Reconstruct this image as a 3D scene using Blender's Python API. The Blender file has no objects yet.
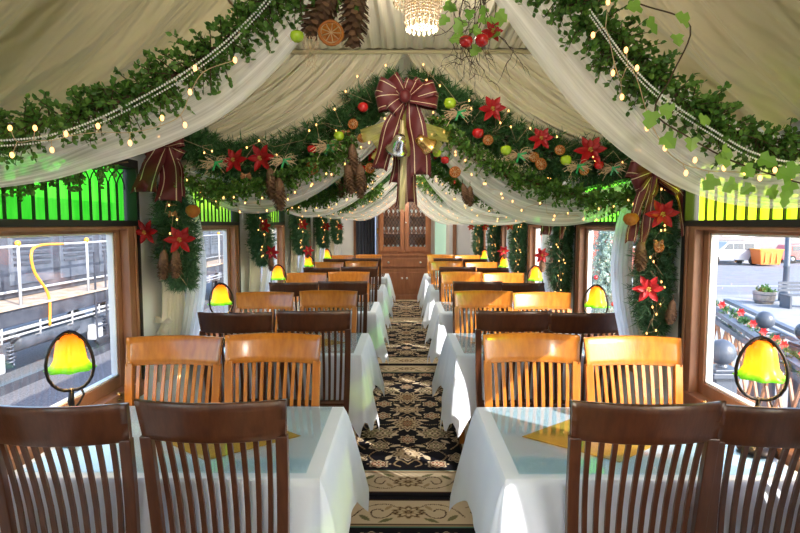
import bpy, math, random
import numpy as np
from mathutils import Vector, Matrix
R = random.Random(7)
pi = math.pi
C = bpy.context.scene.collection
scn = bpy.context.scene

# ------------------------------------------------------------------ camera
F = 560.0
cam_d = bpy.data.cameras.new('camera'); cam_d.sensor_width = 36; cam_d.lens = 36 * F / 800
cam = bpy.data.objects.new('camera', cam_d); C.objects.link(cam)
CAM = Vector((0, 0, 1.57))
cam.location = CAM
cam.rotation_euler = (math.radians(90) - math.atan(42.5 / F), 0, math.atan(5 / F))
cam_d.clip_start = 0.05; cam_d.clip_end = 400
scn.camera = cam
MC = cam.rotation_euler.to_matrix()

def at(px, py, D):
    r = MC @ Vector(((px - 400) / F, -(py - 266.5) / F, -1))
    return CAM + r * (D / r.y)

# ------------------------------------------------------------------ material helpers
def new_mat(name):
    m = bpy.data.materials.new(name); m.use_nodes = True
    nt = m.node_tree; nt.nodes.clear()
    out = nt.nodes.new('ShaderNodeOutputMaterial')
    return m, nt, out

def N(nt, t, **kw):
    n = nt.nodes.new(t)
    for k, v in kw.items():
        if k in n.inputs: n.inputs[k].default_value = v
        else: setattr(n, k, v)
    return n

def pbr(name, col, rough=0.5, metal=0, col2=None, scale=8, bump=0, coat=0, island=False, sheen=0, stretch=None, emis=None, es=0, trans=0, spec=.5, detail=4, bscale=None):
    m, nt, out = new_mat(name)
    p = N(nt, 'ShaderNodeBsdfPrincipled')
    p.inputs['Roughness'].default_value = rough
    p.inputs['Metallic'].default_value = metal
    p.inputs['Coat Weight'].default_value = coat
    p.inputs['Coat Roughness'].default_value = .12
    p.inputs['Sheen Weight'].default_value = sheen
    p.inputs['Specular IOR Level'].default_value = spec
    p.inputs['Base Color'].default_value = (*col, 1)
    tc = N(nt, 'ShaderNodeTexCoord')
    src = tc.outputs['Object']
    if stretch:
        mp = N(nt, 'ShaderNodeMapping'); mp.inputs['Scale'].default_value = stretch
        nt.links.new(src, mp.inputs['Vector']); src = mp.outputs[0]
    if col2:
        mx = N(nt, 'ShaderNodeMix', data_type='RGBA')
        mx.inputs[6].default_value = (*col, 1); mx.inputs[7].default_value = (*col2, 1)
        if island:
            g = N(nt, 'ShaderNodeNewGeometry'); nt.links.new(g.outputs['Random Per Island'], mx.inputs[0])
        else:
            nz = N(nt, 'ShaderNodeTexNoise', Scale=scale, Detail=detail)
            nt.links.new(src, nz.inputs['Vector'])
            mr = N(nt, 'ShaderNodeMapRange'); mr.inputs[1].default_value = .3; mr.inputs[2].default_value = .7
            nt.links.new(nz.outputs[0], mr.inputs[0]); nt.links.new(mr.outputs[0], mx.inputs[0])
        nt.links.new(mx.outputs[2], p.inputs['Base Color'])
    if bump:
        nb = N(nt, 'ShaderNodeTexNoise', Scale=bscale or scale * 3, Detail=4)
        nt.links.new(src, nb.inputs['Vector'])
        b = N(nt, 'ShaderNodeBump', Strength=bump, Distance=.02)
        nt.links.new(nb.outputs[0], b.inputs['Height']); nt.links.new(b.outputs[0], p.inputs['Normal'])
    if es:
        p.inputs['Emission Color'].default_value = (*(emis or col), 1); p.inputs['Emission Strength'].default_value = es
    last = p.outputs[0]
    if trans:
        tr = N(nt, 'ShaderNodeBsdfTranslucent', Color=(*col, 1))
        ms = N(nt, 'ShaderNodeMixShader'); ms.inputs[0].default_value = trans
        nt.links.new(last, ms.inputs[1]); nt.links.new(tr.outputs[0], ms.inputs[2]); last = ms.outputs[0]
    nt.links.new(last, out.inputs[0])
    return m

def emit(name, col, s, sample=False):
    m, nt, out = new_mat(name)
    e = N(nt, 'ShaderNodeEmission', Color=(*col, 1), Strength=s)
    nt.links.new(e.outputs[0], out.inputs[0])
    m.cycles.emission_sampling = 'AUTO' if sample else 'NONE'
    return m

def sheer(name, col, lo, hi, freq, tint=1.0):
    """gauzy cloth: see-through with denser threads gathered in folds that run along u"""
    m, nt, out = new_mat(name)
    tc = N(nt, 'ShaderNodeTexCoord'); mp = N(nt, 'ShaderNodeMapping')
    mp.inputs['Scale'].default_value = (1.3, freq, 1)
    nt.links.new(tc.outputs['UV'], mp.inputs['Vector'])
    nz = N(nt, 'ShaderNodeTexNoise', Scale=1.0, Detail=5, Roughness=.6)
    nt.links.new(mp.outputs[0], nz.inputs['Vector'])
    mr = N(nt, 'ShaderNodeMapRange'); mr.inputs[1].default_value = .35; mr.inputs[2].default_value = .65
    mr.inputs[3].default_value = lo; mr.inputs[4].default_value = hi
    nt.links.new(nz.outputs[0], mr.inputs[0])
    d = N(nt, 'ShaderNodeBsdfDiffuse', Color=(*col, 1)); t = N(nt, 'ShaderNodeBsdfTranslucent', Color=(*col, 1))
    a = N(nt, 'ShaderNodeMixShader'); a.inputs[0].default_value = .45
    nt.links.new(d.outputs[0], a.inputs[1]); nt.links.new(t.outputs[0], a.inputs[2])
    tr = N(nt, 'ShaderNodeBsdfTransparent')
    b = N(nt, 'ShaderNodeMixShader')
    nt.links.new(mr.outputs[0], b.inputs[0]); nt.links.new(tr.outputs[0], b.inputs[1]); nt.links.new(a.outputs[0], b.inputs[2])
    nt.links.new(b.outputs[0], out.inputs[0])
    return m

def pane_glass(name, col, gloss=.06, haze=0, hcol=(1, 1, 1)):
    m, nt, out = new_mat(name)
    tr = N(nt, 'ShaderNodeBsdfTransparent', Color=(*col, 1))
    g = N(nt, 'ShaderNodeBsdfGlossy', Roughness=.03)
    lw = N(nt, 'ShaderNodeLayerWeight', Blend=.5); pw = N(nt, 'ShaderNodeMath', operation='POWER'); pw.inputs[1].default_value = 5
    fr = N(nt, 'ShaderNodeMath', operation='MULTIPLY_ADD'); fr.inputs[1].default_value = .90; fr.inputs[2].default_value = gloss
    nt.links.new(lw.outputs['Facing'], pw.inputs[0]); nt.links.new(pw.outputs[0], fr.inputs[0])
    a = N(nt, 'ShaderNodeMixShader')
    nt.links.new(fr.outputs[0], a.inputs[0]); nt.links.new(tr.outputs[0], a.inputs[1]); nt.links.new(g.outputs[0], a.inputs[2])
    last = a.outputs[0]
    if haze:
        t = N(nt, 'ShaderNodeBsdfTranslucent', Color=(*hcol, 1))
        b = N(nt, 'ShaderNodeMixShader'); b.inputs[0].default_value = haze
        nt.links.new(last, b.inputs[1]); nt.links.new(t.outputs[0], b.inputs[2]); last = b.outputs[0]
    nt.links.new(last, out.inputs[0])
    return m

def cloth_folds(name, col, freq, strength, trans=.25, col2=None, dist=.02):
    """opaque cloth; folds run along u (bumps across v)"""
    m, nt, out = new_mat(name)
    tc = N(nt, 'ShaderNodeTexCoord'); mp = N(nt, 'ShaderNodeMapping')
    mp.inputs['Scale'].default_value = (1.0, freq, 1)
    nt.links.new(tc.outputs['UV'], mp.inputs['Vector'])
    nz = N(nt, 'ShaderNodeTexNoise', Scale=1.0, Detail=3, Roughness=.5)
    nt.links.new(mp.outputs[0], nz.inputs['Vector'])
    b = N(nt, 'ShaderNodeBump', Strength=strength, Distance=dist)
    nt.links.new(nz.outputs[0], b.inputs['Height'])
    p = N(nt, 'ShaderNodeBsdfPrincipled', Roughness=.6); p.inputs['Base Color'].default_value = (*col, 1)
    p.inputs['Sheen Weight'].default_value = .3
    t = N(nt, 'ShaderNodeBsdfTranslucent', Color=(*col, 1))
    nt.links.new(b.outputs[0], p.inputs['Normal']); nt.links.new(b.outputs[0], t.inputs['Normal'])
    a = N(nt, 'ShaderNodeMixShader'); a.inputs[0].default_value = trans
    nt.links.new(p.outputs[0], a.inputs[1]); nt.links.new(t.outputs[0], a.inputs[2]); nt.links.new(a.outputs[0], out.inputs[0])
    return m

def wood(name, c1, c2, rough=.3, coat=.4, st=(14, 14, 2)):
    return pbr(name, c1, rough, col2=c2, scale=3, stretch=st, coat=coat, bump=.05, detail=6)

M = {}
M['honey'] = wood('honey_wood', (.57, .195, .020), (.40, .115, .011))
M['umber'] = wood('umber_wood', (.095, .031, .013), (.052, .015, .007), .32, .35)
M['casing'] = wood('casing_wood', (.36, .175, .095), (.24, .105, .055), .45, .1, (5, 5, 1))
M['cabinet'] = wood('cabinet_wood', (.36, .14, .06), (.24, .085, .035), .4, .2, (5, 5, 1))
M['black'] = pbr('black_paint', (.012, .012, .014), .45)
M['iron'] = pbr('wrought_iron', (.02, .014, .012), .4, .6)
M['wall'] = pbr('wall_paint', (.80, .82, .87), .6, col2=(.74, .77, .83), scale=3)
M['ceil'] = pbr('ceiling_paint', (.62, .55, .42), .8)
M['floor'] = pbr('floor_board', (.05, .035, .025), .6, col2=(.03, .02, .015), scale=6)
M['linen'] = pbr('table_linen', (.80, .84, .95), .75, col2=(.76, .81, .93), scale=5, bump=.12, sheen=.2, trans=.12, bscale=9)
M['gold_cloth'] = pbr('gold_cloth', (.75, .42, .06), .5, col2=(.62, .33, .04), scale=30)
M['canopy'] = cloth_folds('canopy_cloth', (.66, .57, .35), 11, 1.0, .2, dist=.16)
M['curtain'] = cloth_folds('arch_curtain_cloth', (.88, .80, .62), 30, 1.0, .2, dist=.045)
M['satin'] = cloth_folds('satin_cloth', (.84, .80, .70), 22, .5, .3)
M['tulle'] = sheer('tulle', (.98, .96, .95), .5, 1.0, 16)
M['tulle_pier'] = sheer('tulle_drape', (.93, .95, 1.0), .6, .98, 14)
M['pine'] = pbr('pine_needles', (.030, .105, .035), .6, col2=(.085, .22, .06), island=True, trans=.15)
M['pine2'] = pbr('bluish_pine_needles', (.035, .12, .06), .6, col2=(.12, .27, .13), island=True, trans=.15)
M['box'] = pbr('boxwood_leaves', (.05, .155, .022), .45, col2=(.16, .31, .05), island=True, trans=.25)
M['ivy'] = pbr('ivy_leaves', (.18, .40, .05), .45, col2=(.36, .56, .12), island=True, trans=.35)
M['stem'] = pbr('twig_brown', (.10, .055, .03), .8, col2=(.05, .03, .02), scale=20)
M['red'] = pbr('poinsettia_red', (.36, .004, .008), .5, col2=(.52, .008, .014), island=True, trans=.15)
M['yellow'] = pbr('stamen_yellow', (.45, .25, .04), .5)
M['apple_red'] = pbr('apple_red', (.55, .01, .012), .2, coat=.5)
M['apple_green'] = pbr('apple_green', (.42, .62, .03), .25, coat=.4)
M['orange'] = pbr('dried_orange', (.55, .19, .02), .5, col2=(.33, .09, .01), scale=30, bump=.3, trans=.15)
M['rind'] = pbr('orange_rind', (.42, .13, .02), .6)
M['raffia'] = pbr('raffia', (.72, .55, .36), .7, col2=(.52, .36, .2), island=True)
M['cinnamon'] = pbr('cinnamon_bark', (.42, .19, .08), .7, col2=(.28, .11, .04), scale=20)
M['cone'] = pbr('cone_scales', (.26, .14, .075), .7, col2=(.10, .05, .03), island=True)
M['green_ribbon'] = pbr('green_ribbon', (.01, .32, .09), .3, sheen=.5)
M['pearl'] = pbr('pearl', (.85, .87, .85), .2, coat=.6)
M['bulb'] = emit('warm_bulb', (1.0, .46, .13), 2.2)
M['crystal'] = pbr('crystal', (.30, .24, .17), .08, emis=(1, .62, .28), es=.10, spec=1)
M['brass'] = pbr('brass', (.8, .5, .18), .25, 1)
M['silver'] = pbr('silver_metal', (.8, .8, .8), .15, 1)
M['gold_mesh'] = sheer('olive_gold_mesh', (.62, .58, .16), .45, .95, 30)
M['gold_rib'] = pbr('pale_gold_ribbon', (.72, .62, .36), .35, .2)
M['glass'] = pane_glass('window_pane', (.97, .98, 1.0))
M['table_glass'] = pane_glass('table_glass_sheet', (.86, .95, .98))
M['white'] = pbr('white_paint', (.82, .82, .80), .4)
M['navy'] = cloth_folds('navy_cloth', (.02, .03, .06), 12, .5, 0)
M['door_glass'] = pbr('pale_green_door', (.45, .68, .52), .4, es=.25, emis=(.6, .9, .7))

def ribbon_mat():
    m, nt, out = new_mat('burgundy_ribbon')
    tc = N(nt, 'ShaderNodeTexCoord'); sx = N(nt, 'ShaderNodeSeparateXYZ')
    nt.links.new(tc.outputs['UV'], sx.inputs[0])
    # gold cord lines at v = .22 and .78
    s = N(nt, 'ShaderNodeMath', operation='SUBTRACT'); s.inputs[1].default_value = .5
    nt.links.new(sx.outputs[1], s.inputs[0])
    ab = N(nt, 'ShaderNodeMath', operation='ABSOLUTE'); nt.links.new(s.outputs[0], ab.inputs[0])
    s2 = N(nt, 'ShaderNodeMath', operation='SUBTRACT'); s2.inputs[1].default_value = .30
    nt.links.new(ab.outputs[0], s2.inputs[0])
    ab2 = N(nt, 'ShaderNodeMath', operation='ABSOLUTE'); nt.links.new(s2.outputs[0], ab2.inputs[0])
    lt = N(nt, 'ShaderNodeMath', operation='LESS_THAN'); lt.inputs[1].default_value = .022
    nt.links.new(ab2.outputs[0], lt.inputs[0])
    mx = N(nt, 'ShaderNodeMix', data_type='RGBA'); mx.inputs[6].default_value = (.095, .002, .005, 1); mx.inputs[7].default_value = (.62, .50, .32, 1)
    nt.links.new(lt.outputs[0], mx.inputs[0])
    p = N(nt, 'ShaderNodeBsdfPrincipled', Roughness=.55); p.inputs['Sheen Weight'].default_value = .08
    nt.links.new(mx.outputs[2], p.inputs['Base Color']); nt.links.new(p.outputs[0], out.inputs[0])
    return m
M['ribbon'] = ribbon_mat()

# ------------------------------------------------------------------ mesh builder
class MB:
    def __init__(s): s.v = []; s.f = []; s.uv = []; s.hasuv = False
    def add(s, vs, fs, uvs=None):
        b = len(s.v); s.v += [tuple(p) for p in vs]
        for k, f in enumerate(fs):
            s.f.append([b + i for i in f])
            s.uv.append([uvs[i] for i in f] if uvs else [(0, 0)] * len(f))
        if uvs: s.hasuv = True
        return s
    def box(s, lo, hi, taper=0):
        x0, y0, z0 = lo; x1, y1, z1 = hi
        return s.add([(x0, y0, z0), (x1, y0, z0), (x1, y1, z0), (x0, y1, z0), (x0, y0, z1), (x1, y0, z1), (x1, y1, z1), (x0, y1, z1)],
                     [(0, 3, 2, 1), (4, 5, 6, 7), (0, 1, 5, 4), (1, 2, 6, 5), (2, 3, 7, 6), (3, 0, 4, 7)])
    def beam(s, a, b, w, h, up=(0, 0, 1)):
        a = Vector(a); b = Vector(b); d = (b - a).normalized(); u = Vector(up)
        r = d.cross(u)
        if r.length < 1e-4: r = d.cross(Vector((0, 1, 0)))
        r.normalize(); u = r.cross(d).normalized()
        q = [r * sx * w / 2 + u * sy * h / 2 for sx, sy in ((-1, -1), (1, -1), (1, 1), (-1, 1))]
        return s.add([a + k for k in q] + [b + k for k in q], [(3, 2, 1, 0), (4, 5, 6, 7), (0, 1, 5, 4), (1, 2, 6, 5), (2, 3, 7, 6), (3, 0, 4, 7)])
    def ribbonbar(s, pts, w, h, up=(0, 1, 0)):
        """one continuous bar of rectangular section w x h; up sets the h direction"""
        pts = [Vector(p) for p in pts]; vs = []; u0 = Vector(up); n = len(pts)
        for i, p in enumerate(pts):
            d = (pts[min(i + 1, n - 1)] - pts[max(i - 1, 0)]).normalized(); r = d.cross(u0).normalized(); u = r.cross(d).normalized()
            ww = w[i] if isinstance(w, (list, tuple)) else w; hh = h[i] if isinstance(h, (list, tuple)) else h
            vs += [p + r * sx * ww / 2 + u * sy * hh / 2 for sx, sy in ((-1, -1), (1, -1), (1, 1), (-1, 1))]
        fs = [(3, 2, 1, 0), tuple((n - 1) * 4 + k for k in range(4))]
        for i in range(n - 1):
            for k in range(4): fs.append((i * 4 + k, i * 4 + (k + 1) % 4, i * 4 + 4 + (k + 1) % 4, i * 4 + 4 + k))
        return s.add(vs, fs)
    def tube(s, pts, r, n=6, cap=True):
        pts = [Vector(p) for p in pts]; rs = r if isinstance(r, (list, tuple)) else [r] * len(pts)
        vs = []; prev = None
        for i, p in enumerate(pts):
            d = (pts[min(i + 1, len(pts) - 1)] - pts[max(i - 1, 0)])
            if d.length < 1e-9: d = Vector((0, 0, 1))
            d.normalize()
            if prev is None:
                prev = d.orthogonal().normalized()
            prev = (prev - d * prev.dot(d))
            prev = prev.normalized() if prev.length > 1e-6 else d.orthogonal().normalized()
            b = d.cross(prev)
            for k in range(n):
                a = 2 * pi * k / n
                vs.append(p + (prev * math.cos(a) + b * math.sin(a)) * rs[i])
        fs = []
        for i in range(len(pts) - 1):
            for k in range(n):
                fs.append((i * n + k, i * n + (k + 1) % n, (i + 1) * n + (k + 1) % n, (i + 1) * n + k))
        if cap:
            fs.append(tuple(range(n - 1, -1, -1))); fs.append(tuple((len(pts) - 1) * n + k for k in range(n)))
        return s.add(vs, fs)
    def lathe(s, prof, n=16, c=(0, 0, 0), wob=None, cap=True):
        vs = []
        for j, (r, z) in enumerate(prof):
            for k in range(n):
                a = 2 * pi * k / n; rr = r * (wob(j, a) if wob else 1)
                vs.append((c[0] + rr * math.cos(a), c[1] + rr * math.sin(a), c[2] + z))
        fs = [(j * n + k, j * n + (k + 1) % n, (j + 1) * n + (k + 1) % n, (j + 1) * n + k) for j in range(len(prof) - 1) for k in range(n)]
        if cap:
            if prof[0][0] > 1e-5: fs.append(tuple(range(n - 1, -1, -1)))
            if prof[-1][0] > 1e-5: fs.append(tuple((len(prof) - 1) * n + k for k in range(n)))
        return s.add(vs, fs)
    def sphere(s, c, r, n=8, m=6, sc=(1, 1, 1)):
        prof = [(r * math.sin(pi * j / m) if 0 < j < m else 1e-5, -r * math.cos(pi * j / m)) for j in range(m + 1)]
        t = MB().lathe(prof, n, cap=False)
        return s.add([(c[0] + v[0] * sc[0], c[1] + v[1] * sc[1], c[2] + v[2] * sc[2]) for v in t.v], t.f)
    def grid(s, fn, nu, nv, closed=False):
        vs = []; uv = []
        for i in range(nu + 1):
            for j in range(nv + 1):
                u = i / nu; v = j / nv
                vs.append(fn(u, v)); uv.append((u, v))
        W = nv + 1
        fs = [(i * W + j, (i + 1) * W + j, (i + 1) * W + j + 1, i * W + j + 1) for i in range(nu) for j in range(nv)]
        return s.add(vs, fs, uv)
    def xf(s, mat, start=0):
        s.v = s.v[:start] + [tuple(mat @ Vector(p)) for p in s.v[start:]]
        return s
    def build(s, name, mat, parent=None, smooth=True, loc=None, bevel=0, solid=0, sub=0):
        me = bpy.data.meshes.new(name)
        me.from_pydata(s.v, [], s.f); me.update()
        if s.hasuv:
            l = me.uv_layers.new(name='UVMap')
            l.data.foreach_set('uv', [c for f in s.uv for p in f for c in p])
        if smooth: me.polygons.foreach_set('use_smooth', [True] * len(me.polygons))
        me.materials.append(mat)
        o = bpy.data.objects.new(name, me); C.objects.link(o)
        if parent: o.parent = parent
        if loc: o.location = loc
        if solid:
            q = o.modifiers.new('solid', 'SOLIDIFY'); q.thickness = solid; q.offset = 0
        if bevel:
            q = o.modifiers.new('bevel', 'BEVEL'); q.width = bevel; q.segments = 2; q.limit_method = 'ANGLE'
        return o

def tag(o, label, cat, group=None, kind=None):
    o['label'] = label; o['category'] = cat
    if group: o['group'] = group
    if kind: o['kind'] = kind
    return o
def thing(name, loc, label=None, cat=None, group=None, rz=0):
    o = bpy.data.objects.new(name, None); C.objects.link(o); o.empty_display_size = .05
    o.location = loc; o.rotation_euler = (0, 0, rz)
    if label: tag(o, label, cat, group)
    return o
def struct(name, mb, mat, smooth=False, parent=None, **k):
    o = mb.build(name, mat, parent, smooth, **k)
    if not parent: o['kind'] = 'structure'
    return o
KIDS = {}
def copy_tree(o, parent=None):
    c = o.copy(); C.objects.link(c)
    if parent: c.parent = parent
    for ch in list(o.children): copy_tree(ch, c)
    return c
def put(o, loc, label=None, group=None, rz=None, sc=None, rot=None):
    o.location = loc
    if rz is not None: o.rotation_euler = (0, 0, rz)
    if rot is not None: o.rotation_euler = rot
    if sc: o.scale = (sc, sc, sc) if not isinstance(sc, tuple) else sc
    if label: o['label'] = label
    if group: o['group'] = group
    return o
class Proto:
    """first use places the thing itself, later uses place copies"""
    def __init__(s, make): s.make = make; s.o = None
    def __call__(s, *a, **k):
        if s.o is None: s.o = s.make(); return put(s.o, *a, **k)
        return put(copy_tree(s.o), *a, **k)

def spline(pts, n):
    """Catmull-Rom resample with even spacing"""
    P = [Vector(p) for p in pts]
    P = [P[0] * 2 - P[1]] + P + [P[-1] * 2 - P[-2]]
    out = []
    for i in range(1, len(P) - 2):
        for k in range(12):
            t = k / 12; a, b, c, d = P[i - 1:i + 3]
            out.append(.5 * ((2 * b) + (c - a) * t + (2 * a - 5 * b + 4 * c - d) * t * t + (3 * b - a - 3 * c + d) * t ** 3))
    out.append(P[-2])
    L = [0]
    for i in range(1, len(out)): L.append(L[-1] + (out[i] - out[i - 1]).length)
    res = []; j = 0
    for k in range(n + 1):
        s = L[-1] * k / n
        while j < len(L) - 2 and L[j + 1] < s: j += 1
        t = (s - L[j]) / max(L[j + 1] - L[j], 1e-9)
        res.append(out[j].lerp(out[j + 1], t))
    return res
def frame(path, i):
    d = (path[min(i + 1, len(path) - 1)] - path[max(i - 1, 0)]).normalized()
    r = d.orthogonal().normalized()
    return d, r, d.cross(r)
def rv(): 
    while True:
        v = Vector((R.uniform(-1, 1), R.uniform(-1, 1), R.uniform(-1, 1)))
        if .05 < v.length < 1: return v.normalized()

# ------------------------------------------------------------------ foliage
def needles(path, rad, n, ln=.05, w=.006, taper=True):
    mb = MB(); m = len(path) - 1; vs = []; fs = []
    ntips = n // 14
    for q in range(ntips):
        i = R.random() * m; k = int(i); p = path[k].lerp(path[min(k + 1, m)], i - k)
        d, a, b = frame(path, k)
        an = R.uniform(0, 2 * pi); o = a * math.cos(an) + b * math.sin(an)
        tp = 1 if not taper else min(1, .45 + 3 * min(i / m, 1 - i / m))
        rr = rad * tp * R.uniform(.55, 1.1)
        tipdir = (o + d * R.uniform(-.7, .9) + Vector((0, 0, -.15))).normalized()
        base = p + o * rr * .15; L = rr
        for j in range(14):
            t = R.uniform(.25, 1)
            c = base + tipdir * L * t
            nd = (tipdir * .9 + rv() * .9).normalized()
            l = ln * R.uniform(.6, 1.1); s = nd.cross(rv()).normalized() * w * .5
            bb = len(vs); vs += [c - s, c + s, c + nd * l]; fs.append((bb, bb + 1, bb + 2))
    return mb.add(vs, fs)
def leaf(mb, p, d, nrm, l, w, n=6):
    s = d.cross(nrm).normalized()
    prof = [(0, 0), (.3, .5), (.65, .45), (1, 0), (.65, -.45), (.3, -.5)]
    mb.add([p + d * l * a + s * w * b + nrm * (abs(b) * .25 * w) for a, b in prof], [(0, 1, 2, 3), (0, 3, 4, 5)])
def ivy_leaf(mb, p, d, nrm, l):
    s = d.cross(nrm).normalized()
    prof = [(0, 0), (-.1, .25), (.15, .55), (.4, .3), (.6, .42), (1, 0), (.6, -.42), (.4, -.3), (.15, -.55), (-.1, -.25)]
    mb.add([p + d * l * a + s * l * b + nrm * (abs(b) * .15 * l) for a, b in prof], [(0, 1, 2, 3, 4, 5), (0, 5, 6, 7, 8, 9)])
def sprigs(path, rad, n, leaf_l=.022, leaf_w=.014, down=.2, per=12, seed_up=.0):
    """stems that branch off the path carrying pairs of small oval leaves"""
    lf = MB(); st = MB(); m = len(path) - 1
    for q in range(n):
        i = R.random() * m; k = int(i); p = path[k].lerp(path[min(k + 1, m)], i - k)
        d, a, b = frame(path, k)
        an = R.uniform(0, 2 * pi); o = a * math.cos(an) + b * math.sin(an)
        dr = (o + d * R.uniform(-.8, .8) + Vector((0, 0, -down + seed_up))).normalized()
        L = rad * R.uniform(.6, 1.25)
        pts = [p + dr * L * t + Vector((0, 0, -.15 * L * t * t)) for t in (0, .33, .66, 1)]
        st.tube(pts, [.0018, .0015, .0012, .0006], 3, False)
        for j in range(per):
            t = (j + 1) / per; c = p + dr * L * t + Vector((0, 0, -.15 * L * t * t))
            ld = (dr * .5 + rv()).normalized(); nr = rv()
            leaf(lf, c, ld, (nr - ld * nr.dot(ld)).normalized(), leaf_l * R.uniform(.7, 1.15), leaf_w)
    return lf, st

def cloth_strip(path, width, nfold, depth, wdir=Vector((0, 0, 1)), nv=18, endw=.35, seed=0):
    """a gathered band of cloth along a path; width direction near wdir, folds bulge along Y"""
    rr = random.Random(seed); n = len(path) - 1
    ph = [rr.uniform(0, 6.3) for _ in range(4)]
    def fn(u, v):
        i = u * n; k = min(int(i), n - 1); p = path[k].lerp(path[k + 1], i - k)
        d = (path[min(k + 2, n)] - path[max(k - 1, 0)]).normalized()
        yv = Vector((0, 1, 0)); w = d.cross(yv).normalized()
        if w.dot(wdir) < 0: w = -w
        g = endw + (1 - endw) * math.sin(pi * min(max(u, .0), 1)) ** .7
        f = math.sin(v * nfold * 2 * pi + ph[0] + 2.2 * u) * .6 + math.sin(v * nfold * 4.4 + ph[1] - 3 * u) * .4
        hh = (v - .5) * width * g + .12 * width * g * math.sin(ph[2] + v * 7 + u * 5) 
        bend = -(4 * (v - .5) ** 2) * depth * .9
        return p + w * hh + yv * (f * depth * (.4 + .6 * g) - bend)
    return MB().grid(fn, n, nv)
# ================================================================== the car shell
W = 1.38; PITCH = 1.74; Y0 = -2.6; Y1 = 12.0; TH = .10
END = {-1: 2.85, 1: 2.75}                    # far edge of the nearest window casing on each side
WL = 1.36                                    # casing length of one window bay
ZS, ZT, ZG0, ZG1 = .72, 1.56, 1.575, 1.86    # sill, casing top, transom
SN = {-1: 'left', 1: 'right'}
ORD = ['nearest', 'second', 'third', 'fourth', 'fifth', 'sixth', 'seventh']

fl = MB().box((-W - TH, Y0 - .1, -.12), (W + TH, Y1 + .1, 0)); struct('floor', fl, M['floor'])
ce = MB(); XR = .76; ZC = 2.56
ce.box((-XR, Y0 - .1, ZC), (XR, Y1 + .1, ZC + .1))
for s in (-1, 1):
    ce.add([(s * XR, Y0 - .1, ZC), (s * XR, Y1 + .1, ZC), (s * (W + TH), Y1 + .1, 1.97), (s * (W + TH), Y0 - .1, 1.97),
            (s * XR, Y0 - .1, ZC + .1), (s * XR, Y1 + .1, ZC + .1), (s * (W + TH), Y1 + .1, 2.07), (s * (W + TH), Y0 - .1, 2.07)],
           [(0, 1, 2, 3), (7, 6, 5, 4), (0, 4, 5, 1), (1, 5, 6, 2), (2, 6, 7, 3), (3, 7, 4, 0)])
struct('ceiling', ce, M['ceil'])
glassG = {}
def transom_mat(i, c):
    m, nt, out = new_mat('backlit_green_glass_%d' % i)
    tc = N(nt, 'ShaderNodeTexCoord'); mp = N(nt, 'ShaderNodeMapping'); mp.inputs['Scale'].default_value = (1, 16, 3)
    nt.links.new(tc.outputs['Object'], mp.inputs['Vector'])
    nz = N(nt, 'ShaderNodeTexNoise', Scale=1.2, Detail=3); nt.links.new(mp.outputs[0], nz.inputs['Vector'])
    mx = N(nt, 'ShaderNodeMix', data_type='RGBA'); mx.inputs[6].default_value = (*c[0], 1); mx.inputs[7].default_value = (*c[1], 1)
    mr = N(nt, 'ShaderNodeMapRange'); mr.inputs[1].default_value = .3; mr.inputs[2].default_value = .7
    nt.links.new(nz.outputs[0], mr.inputs[0]); nt.links.new(mr.outputs[0], mx.inputs[0])
    tr = N(nt, 'ShaderNodeBsdfTransparent'); tl = N(nt, 'ShaderNodeBsdfTranslucent')
    nt.links.new(mx.outputs[2], tr.inputs[0]); nt.links.new(mx.outputs[2], tl.inputs[0])
    a = N(nt, 'ShaderNodeMixShader'); a.inputs[0].default_value = .80
    nt.links.new(tr.outputs[0], a.inputs[1]); nt.links.new(tl.outputs[0], a.inputs[2])
    df = N(nt, 'ShaderNodeBsdfDiffuse'); nt.links.new(mx.outputs[2], df.inputs[0]); b = N(nt, 'ShaderNodeMixShader'); b.inputs[0].default_value = .3
    nt.links.new(a.outputs[0], b.inputs[1]); nt.links.new(df.outputs[0], b.inputs[2]); nt.links.new(b.outputs[0], out.inputs[0])
    return m
MG = {-1: transom_mat(1, ((.04, .75, .02), (.16, .98, .06))), 1: transom_mat(2, ((.45, .85, .01), (.75, 1.0, .04)))}  # one kind of glass; tints per window paint in the light behind it
MG2 = {-1: transom_mat(3, ((.35, .85, .03), (.6, .98, .1))), 1: transom_mat(4, ((.10, .85, .03), (.3, 1, .08)))}
BAYS = list(range(-3, 5))
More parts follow.
